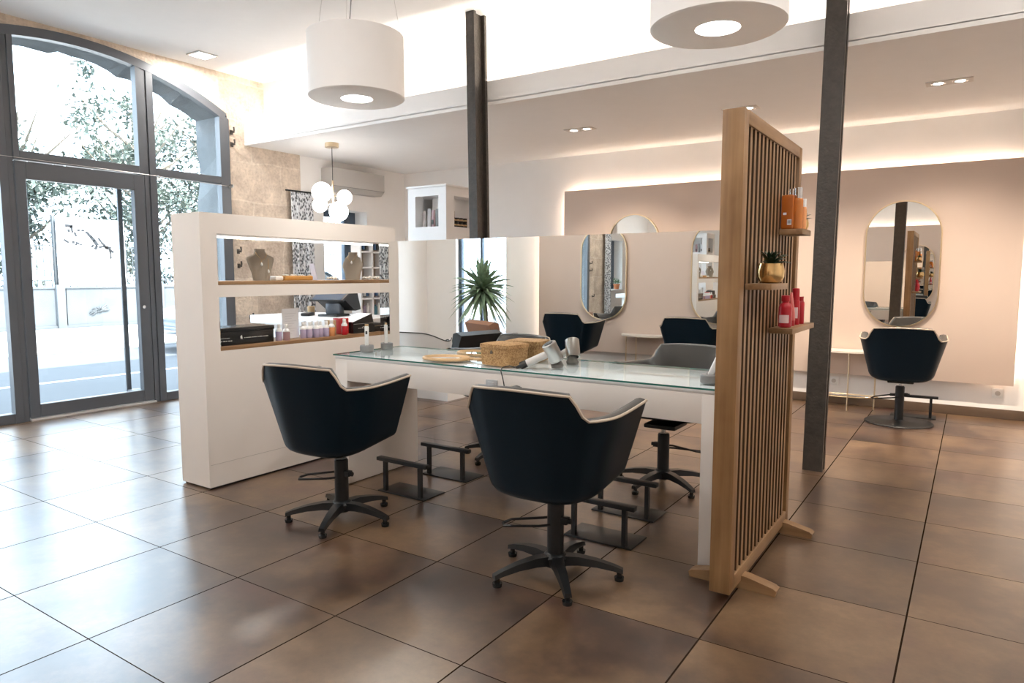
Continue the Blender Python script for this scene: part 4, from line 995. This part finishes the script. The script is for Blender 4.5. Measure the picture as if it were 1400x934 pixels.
# cubby shelf on the left wall
t = thing('cubby_shelf', 'white open cubby shelf with brown back standing before the corner window', 'shelf', (-6.36, 6.02, 0))
cy0, cy1, cxd = 0, .62, .16
b = BM()
for y in (0, .195, .40, .60): box(b, .0, cxd, y, y + .022, 0, 1.78)
for z in (0, .40, .74, .98, 1.19, 1.36, 1.55, 1.76): box(b, 0, cxd, .022, .60, z, z + .02)
obj('carcass', b, M['white'], t, smooth=0)
b = BM(); box(b, 0, .01, .022, .60, .02, 1.76); obj('back_board', b, mat('brown_back', (.36, .28, .21), .7), t)
blu = mat('blue_plastic', (.05, .11, .22), .3); teal = mat('teal_plastic', (.12, .30, .36), .3)
PN = {'blu': blu, 'teal': teal, 'wax': M['wax'], 'charcoal': M['charcoal'], 'lavender': M['lavender']}
sq = [('blu', .0475, 1.57), ('blu', .095, 1.57), ('charcoal', .145, 1.57), ('wax', .24, 1.57), ('blu', .29, 1.57), ('charcoal', .345, 1.57), ('blu', .05, 1.0), ('wax', .10, 1.0), ('blu', .15, 1.0), ('lavender', .25, 1.0), ('blu', .31, 1.0), ('wax', .36, 1.0), ('wax', .05, .76), ('lavender', .10, .76), ('wax', .155, .76), ('teal', .24, .76), ('teal', .29, .76), ('wax', .345, .76), ('wax', .45, .76), ('blu', .50, .76), ('blu', .46, 1.57), ('wax', .53, 1.57)]
for k, (m_, y, z) in enumerate(sq):
    o = BM(); h = .11 + .02 * (k % 3); lathe(o, [(.018, 0), (.02, .003), (.02, h * .8), (.010, h * .85), (.010, h)], n=14)
    row = {1.57: 'top', 1.0: 'middle', .76: 'lower'}[z]; kk = [q for q in sq if q[2] == z].index((m_, y, z)) + 1
    tag(obj('product_bottle', o, PN[m_], None, (-6.36 + .11, 6.02 + y, z + .0203)), '%s bottle, %s from the window on the %s board of the cubby shelf' % ({'blu': 'blue', 'teal': 'teal', 'wax': 'white', 'charcoal': 'dark', 'lavender': 'lavender'}[m_], ['first', 'second', 'third', 'fourth', 'fifth', 'sixth', 'seventh', 'eighth'][kk - 1], row), 'bottle', 'bottles on the cubby shelf')
# air conditioner
t = thing('air_conditioner', 'grey wall mounted air conditioner in the rear left corner', 'air conditioner', (XL - .014, 6.02, 2.33))
b = BM(); box(b, 0, .20, 0, .92, .055, .275, .008); obj('housing', b, M['acgrey'], t)
b = BM(); prism(b, [(.005, .0), (.14, .0), (.195, .052), (.195, .054), (.005, .054)], 1, .004, .916); obj('air_flap', b, M['acgrey'], t)
b = BM(); box(b, .15, .2005, .01, .91, .053, .0555); obj('slot', b, M['charcoal'], t)

# ================================================================ CEILING FITTINGS
def drum(label, x, y):
    t = thing('drum_pendant', label, 'pendant lamp', (x, y, 2.395), 0, 'white drum pendants')
    b = BM(); r = .30; h = .385
    lathe(b, [(.098, .012), (.100, .0), (r - .012, 0), (r, .008), (r, h), (r - .004, h), (r - .006, .02), (.098, .012)], n=64, cap=False); obj('shade', b, mat('shade_white', (.93, .925, .92), .6), t)
    b = BM(); lathe(b, [(0, .018), (.099, .018), (.099, .02), (0, .02)], n=40); obj('diffuser', b, emis('pendant_glow', (1, .96, .92), PEND), t)
    b = BM(); tube(b, [(.0, 0, h - .03), (-.05, .0, h + .10), (-.03, 0, h + .26), (.10, 0, h + .46), (.17, 0, h + .60), (.17, 0, ZC - 2.395)], .0035, 6); obj('cord', b, M['grey'], t)
    b = BM(); box(b, -r + .01, r - .01, -.008, .008, h - .04, h - .028); box(b, -.008, .008, -r + .01, r - .01, h - .0405, h - .0285); obj('crossbar', b, M['white'], t)
    for k in range(3):
        a = 2 * PI * k / 3 + .5; b = BM(); tube(b, [(.29 * math.cos(a), .29 * math.sin(a), h - .01), (.17 * math.cos(a), .17 * math.sin(a), ZC - 2.395)], .0012, 5); obj('wire', b, M['steel'], t)
    b = BM(); lathe(b, [(.20, ZC - 2.395 - .025), (.20, ZC - 2.395)], n=40); obj('canopy', b, M['white'], t)
    light('pendant_bulb', 'SPOT', (x, y, 2.39), PBULB, (1, .95, .88), spot_size=R(150), spot_blend=.9, shadow_soft_size=.09)
drum('white drum pendant lamp hanging above the partition end of the desk', -3.33, 3.23)
drum('white drum pendant lamp hanging above the slatted screen, cut by the frame', -1.03, 3.23)
t = thing('globe_pendant', 'pendant lamp of four glowing globes on a brass stem behind the partition', 'pendant lamp', (-5.94, 5.375, ZS))
b = BM(); lathe(b, [(0, 0), (.075, 0), (.075, -.045), (0, -.045)], n=28); obj('canopy', b, M['brass'], t)
b = BM(); tube(b, [(0, 0, -.045), (0, 0, -.40)], .004, 6); obj('rod', b, M['black'], t)
b = BM(); tube(b, [(0, 0, -.40), (0, 0, -.78)], .010, 8)
GL = [(-.075, -.09, -.53, .108), (.085, .09, -.58, .082), (-.10, -.10, -.67, .080), (.03, .05, -.735, .105)]
for x, y, z, r in GL: tube(b, [(0, 0, z + .02), (x * .5, y * .5, z)], .006, 6)
obj('stem', b, M['brass'], t)
for x, y, z, r in GL: b = BM(); sphere(b, (x, y, z), r, 18); obj('globe', b, emis('globe_glow', (1, .95, .9), GLOBE), t, smooth=80)
def downlight(label, x, y):
    t = thing('square_downlight', label, 'downlight', (x, y, ZC), 0, 'square downlights')
    b = BM(); box(b, -.105, .105, -.105, .105, -.012, 0, .003); obj('trim', b, M['steel'], t)
    b = BM(); box(b, -.085, .085, -.085, .085, -.014, -.0125); obj('diffuser', b, emis('downlight_glow', (1, .97, .93), 9), t)
    light('downlight_lamp', 'AREA', (x, y, ZC - .02), DOWN, (1, .97, .93), shape='SQUARE', size=.16)
downlight('square recessed downlight in the ceiling above the arched window', -6.47, 4.21)
for x, y in ((-5.2, .8), (-3.6, -.2), (-2.4, 1.3), (-.4, 1.2), (1.2, 2.6), (1.4, 4.2)): downlight('square fill downlight added to the main ceiling, out of view', x, y)  # unseen fittings added as general fill light
def twin(label, x, y):
    t = thing('twin_spotlight', label, 'ceiling spotlight', (x, y, ZS), 0, 'twin recessed spotlights')
    b = BM(); box(b, -.15, .15, -.07, .07, -.006, 0, .002); obj('plate', b, mat('plate_paint', (.66, .62, .58), .5), t)
    for k, s in enumerate((-.07, .07)):
        b = BM(); lathe(b, [(.052, -.0065), (.050, -.010), (.040, -.008), (.034, -.0065)], (s, 0, 0), 28); c = obj('ring', b, M['chrome'], t)
        b = BM(); lathe(b, [(0, -.0080), (.033, -.0068), (0, -.0066)], (s, 0, 0), 20); obj('bulb', b, emis('spot_glow', (1, .93, .84), 14), c)
        light('spot_lamp', 'SPOT', (x + s, y, ZS - .02), SPOTE, WARM, (0.0, .25, -1), spot_size=R(110), spot_blend=1.0, shadow_soft_size=.03)
for x, l in ((-3.32, 'twin recessed spotlight in the lowered ceiling between the iron columns'), (-1.76, 'twin recessed spotlight half hidden by the top of the slatted screen'), (-.235, 'twin recessed spotlight in the lowered ceiling right of the iron column'), (1.32, 'twin recessed spotlight beyond the right edge of the picture')): twin(l, x, 6.21)

# ================================================================ COLUMNS, SOCKETS, SMALL FIXINGS
def column(x0_, x1_, ya, yb, zt, lean):
    w = x1_ - x0_; d = yb - ya; f = .03
    pl = [(0, 0), (w, 0), (w, f), (w * .62, f), (w * .62, d - f), (w, d - f), (w, d), (0, d), (0, d - f), (w * .38, d - f), (w * .38, f), (0, f)]
    b = BM(); rings = [[b.verts.new((x0_ + x + lean * z / zt, ya + y, z)) for x, y in pl] for z in (0, zt * .33, zt * .66, zt)]
    for p, q in zip(rings, rings[1:]): bridge(b, p, q)
    b.faces.new(list(reversed(rings[0]))); b.faces.new(rings[-1])
    o = struct('iron_column', b, M['iron'], smooth=20); return o
c1 = column(-3.56, -3.475, 4.75, 4.925, ZC, -.06); c1['label'] = 'dark iron column rising behind the desk mirror'
c2 = column(-.886, -.765, 4.82, 4.925, ZC, .03); c2['label'] = 'dark iron column right of the slatted screen'
for x, l in ((-1.125, 'white wall socket low on the back wall beside the iron column'), (.228, 'white wall socket low on the back wall under the panel corner')):
    t = thing('wall_socket', l, 'socket', (x, YB, .23), 0, 'white wall sockets')
    b = BM(); box(b, -.042, .042, -.010, 0, -.042, .042, .003); obj('plate', b, M['wax'], t)
    b = BM(); cyl(b, (0, -.0125, 0), (0, -.010, 0), .021, n=24); obj('socket_face', b, M['acgrey'], t)
for k, (y, z) in enumerate(((4.765, 2.83), (4.768, 2.70), (4.80, 1.54), (4.80, 1.38), (4.93, .80))):
    t = thing('iron_hook', ['uppermost iron shutter hook on the stone beside the arch', 'iron shutter hook just below the uppermost one on the stone', 'iron shutter hook on the stone, seen through the upper niche', 'lower of the two iron hooks seen through the upper niche', 'iron hook low on the stone, seen above the black box'][k], 'hook', (XL, y, z), 0, 'iron hooks on the stone wall')
    b = BM(); box(b, 0, .05, -.012, .012, -.008, .008, .003); tube(b, [(.045, 0, -.01), (.055, 0, .02), (.05, 0, .05)], .009, 7); box(b, 0, .006, -.018, .018, -.025, .025, .002); obj('hook', b, M['iron'], t)
t = thing('wire', 'thin pale wire stretched across the arched window above the door', 'wire', (XL + .10, 1.7, 2.25)); b = BM(); tube(b, [(0, 0, .02), (0, .95, .012), (0, 2.0, .0), (0, 3.0, -.02)], .0022, 5); obj('strand', b, mat('aluminium_strip'), t)
for y in (1.7, 4.7): b = BM(); box(b, -.095, .0, y - 1.7 - .005, y - 1.7 + .005, -.005 - .02 * (y > 4), .005 + .02 * (y < 4)); obj('fixing', b, M['steel'], t)

# ================================================================ WAITING CORNER (shows only in the desk mirror)
t = thing('palm', 'tall green palm before a bright window, reflected in the desk mirror', 'palm', (-5.20, -.80, 0))
b = BM(); lathe(b, [(.13, 0), (.16, .02), (.18, .30), (.185, .32), (.165, .32), (.16, .27), (0, .27)], n=32); obj('pot', b, mat('dark_planter', (.05, .05, .055), .5), t)
top = Vector((-.04, 0, 1.12))
b = BM(); tube(b, [(.06, 0, .25), (.045, 0, .5), (.0, 0, .85), (-.04, 0, 1.14)], [.034, .030, .026, .022], 10); obj('trunk', b, M['bark'], t)
b = BM(); rr = random.Random(8)
for k in range(130):
    a = k * 2.39996; el = R(86 - 125 * (k / 129) + rr.uniform(-8, 8)); L_ = rr.uniform(.36, .46); d = Vector((math.cos(a) * math.cos(el), math.sin(a) * math.cos(el), math.sin(el)))
    sd = Matrix.Rotation(rr.uniform(-.9, .9), 3, d) @ Vector((-math.sin(a), math.cos(a), 0)); rows = []; droop = .12 + .38 * (k / 129)
    for i in range(7):
        f = i / 6; c = top + Vector((0, 0, .04 - .10 * k / 129)) + d * L_ * f + Vector((0, 0, -droop * L_ * f * f)); w = .030 * (math.sin(PI * min(1, f * .8 + .2)) ** .6) * (1 - f * .35) if i < 6 else .001
        rows.append([b.verts.new(c + sd * w), b.verts.new(c + sd.cross(d) * w * .45), b.verts.new(c - sd * w)])
    for p, q in zip(rows, rows[1:]): bridge(b, p, q, closed=False)
obj('leaves', b, M['green'], t, smooth=60)
def lounge(label, loc, rz, up, wood, sz=1):
    t = thing('lounge_chair', label, 'armchair', loc, rz, 'lounge chairs by the palm'); t.scale = (1, 1, sz)
    b = BM(); box(b, -.30, .30, -.28, .28, .30, .43, .04, 3); obj('seat', b, up, t)
    b = BM(); prism(b, [(-.24, .40), (-.34, .44), (-.46, .82), (-.38, .86), (-.33, .84)], 0, -.30, .30); obj('backrest', b, up, t)
    for s in (-1, 1):
        b = BM(); x = s * .335
        box(b, x - .02, x + .02, .26, .30, 0, .60, .006); box(b, x - .02, x + .02, -.34, -.30, 0, .60, .006); box(b, x - .024, x + .024, -.36, .32, .60, .63, .008); box(b, x - .015, x + .015, -.30, .26, .25, .29, .004)
        obj('arm_frame', b, wood, t)
    b = BM(); box(b, -.335, .335, .22, .25, .25, .29); box(b, -.335, .335, -.25, -.22, .25, .29); obj('rail', b, wood, t)
wd_ = wood_mat('walnut', (.10, .05, .025), (.22, .12, .06), 0)
lounge('tan leather lounge chair beside the palm, reflected above the straw basket', (-4.70, -.62, 0), R(205), mat('tan_leather'), wd_, .86)
lounge('dark lounge chair with wooden arms, reflected in the desk mirror left of the basket', (-4.76, .40, 0), R(100), M['black'], wood_mat('pale_arm_wood', (.30, .17, .08), (.48, .30, .15), 0), .80)
t = thing('tub_chair', 'pale grey shell chair with dark piping, reflected at the left end of the desk mirror', 'chair', (-4.52, 1.15, 0), R(172))
b = BM(); rings = []; t.scale = (1, 1, .92)
for z, sc, lean in ((.42, .62, 0), (.46, .80, .01), (.60, .93, .03), (.74, 1, .05), (.80, 1.0, .06)):
    rings.append([b.verts.new((.30 * sc * math.cos(a), -.26 * sc * math.sin(a) - lean, z - (.10 * abs(math.cos(a)) ** 4 if z > .6 else 0))) for a in [PI * (-.12 + 1.24 * k / 30) for k in range(31)]])
for p, q in zip(rings, rings[1:]): bridge(b, p, q, closed=False)
b.faces.new(rings[0]); edge = [v.co.copy() for v in rings[-1]]
o = obj('shell', b, M['white'], t, smooth=70); md = o.modifiers.new('thickness', 'SOLIDIFY'); md.thickness = .012
b = BM(); tube(b, edge, .006, 6); obj('piping', b, M['charcoal'], t)
b = BM(); lathe(b, [(.0, .40), (.20, .40), (.23, .43), (.20, .46), (0, .465)], n=32); obj('seat', b, M['grey'], t)
for x, y in ((-.2, -.18), (.2, -.18), (-.2, .18), (.2, .18)):
    b = BM(); tube(b, [(x * .6, y * .6, .42), (x * 1.15, y * 1.15, 0)], .012, 8); obj('leg', b, M['oak'], t)
t = thing('handbag', 'sand coloured bag with a loop handle by the bright window, reflected in the desk mirror', 'bag', (-5.15, .02, .0)); b = BM(); box(b, -.15, .15, -.06, .06, .0, .40, .02, 3); obj('body', b, M['kraft'], t); b = BM(); tube(b, [(.07 * math.cos(PI * k / 12), 0, .39 + .13 * math.sin(PI * k / 12)) for k in range(13)], .008, 6); obj('handle', b, M['charcoal'], t)

# ================================================================ CAMERA AND COLOUR
cam = bpy.data.cameras.new('camera'); co = bpy.data.objects.new('camera', cam); COL.objects.link(co)
F_, PT, RL, YW = 948.4, .09604, .0012, -.58619
fw_ = Vector((math.sin(YW) * math.cos(PT), math.cos(YW) * math.cos(PT), -math.sin(PT))); rt = Vector((math.cos(YW), -math.sin(YW), 0)); up_ = rt.cross(fw_)
r2 = rt * math.cos(RL) + up_ * math.sin(RL); u2 = up_ * math.cos(RL) - rt * math.sin(RL)
co.matrix_world = Matrix(((r2.x, u2.x, -fw_.x, 0), (r2.y, u2.y, -fw_.y, 0), (r2.z, u2.z, -fw_.z, 1.286), (0, 0, 0, 1)))
cam.sensor_width = 36; cam.lens = F_ / 1400 * 36; cam.clip_start = .05; cam.clip_end = 300
SC.camera = co
SC.view_settings.view_transform = 'Standard'; SC.view_settings.look = 'None'; SC.view_settings.gamma = 1; SC.view_settings.exposure = EXPO
SC.view_settings.use_curve_mapping = False
cy = SC.cycles
cy.max_bounces = 10; cy.diffuse_bounces = 8; cy.glossy_bounces = 6; cy.transparent_max_bounces = 12; cy.transmission_bounces = 6
cy.caustics_reflective = True; cy.blur_glossy = 1.0; cy.caustics_refractive = False; cy.sample_clamp_indirect = 10; cy.use_denoising = True
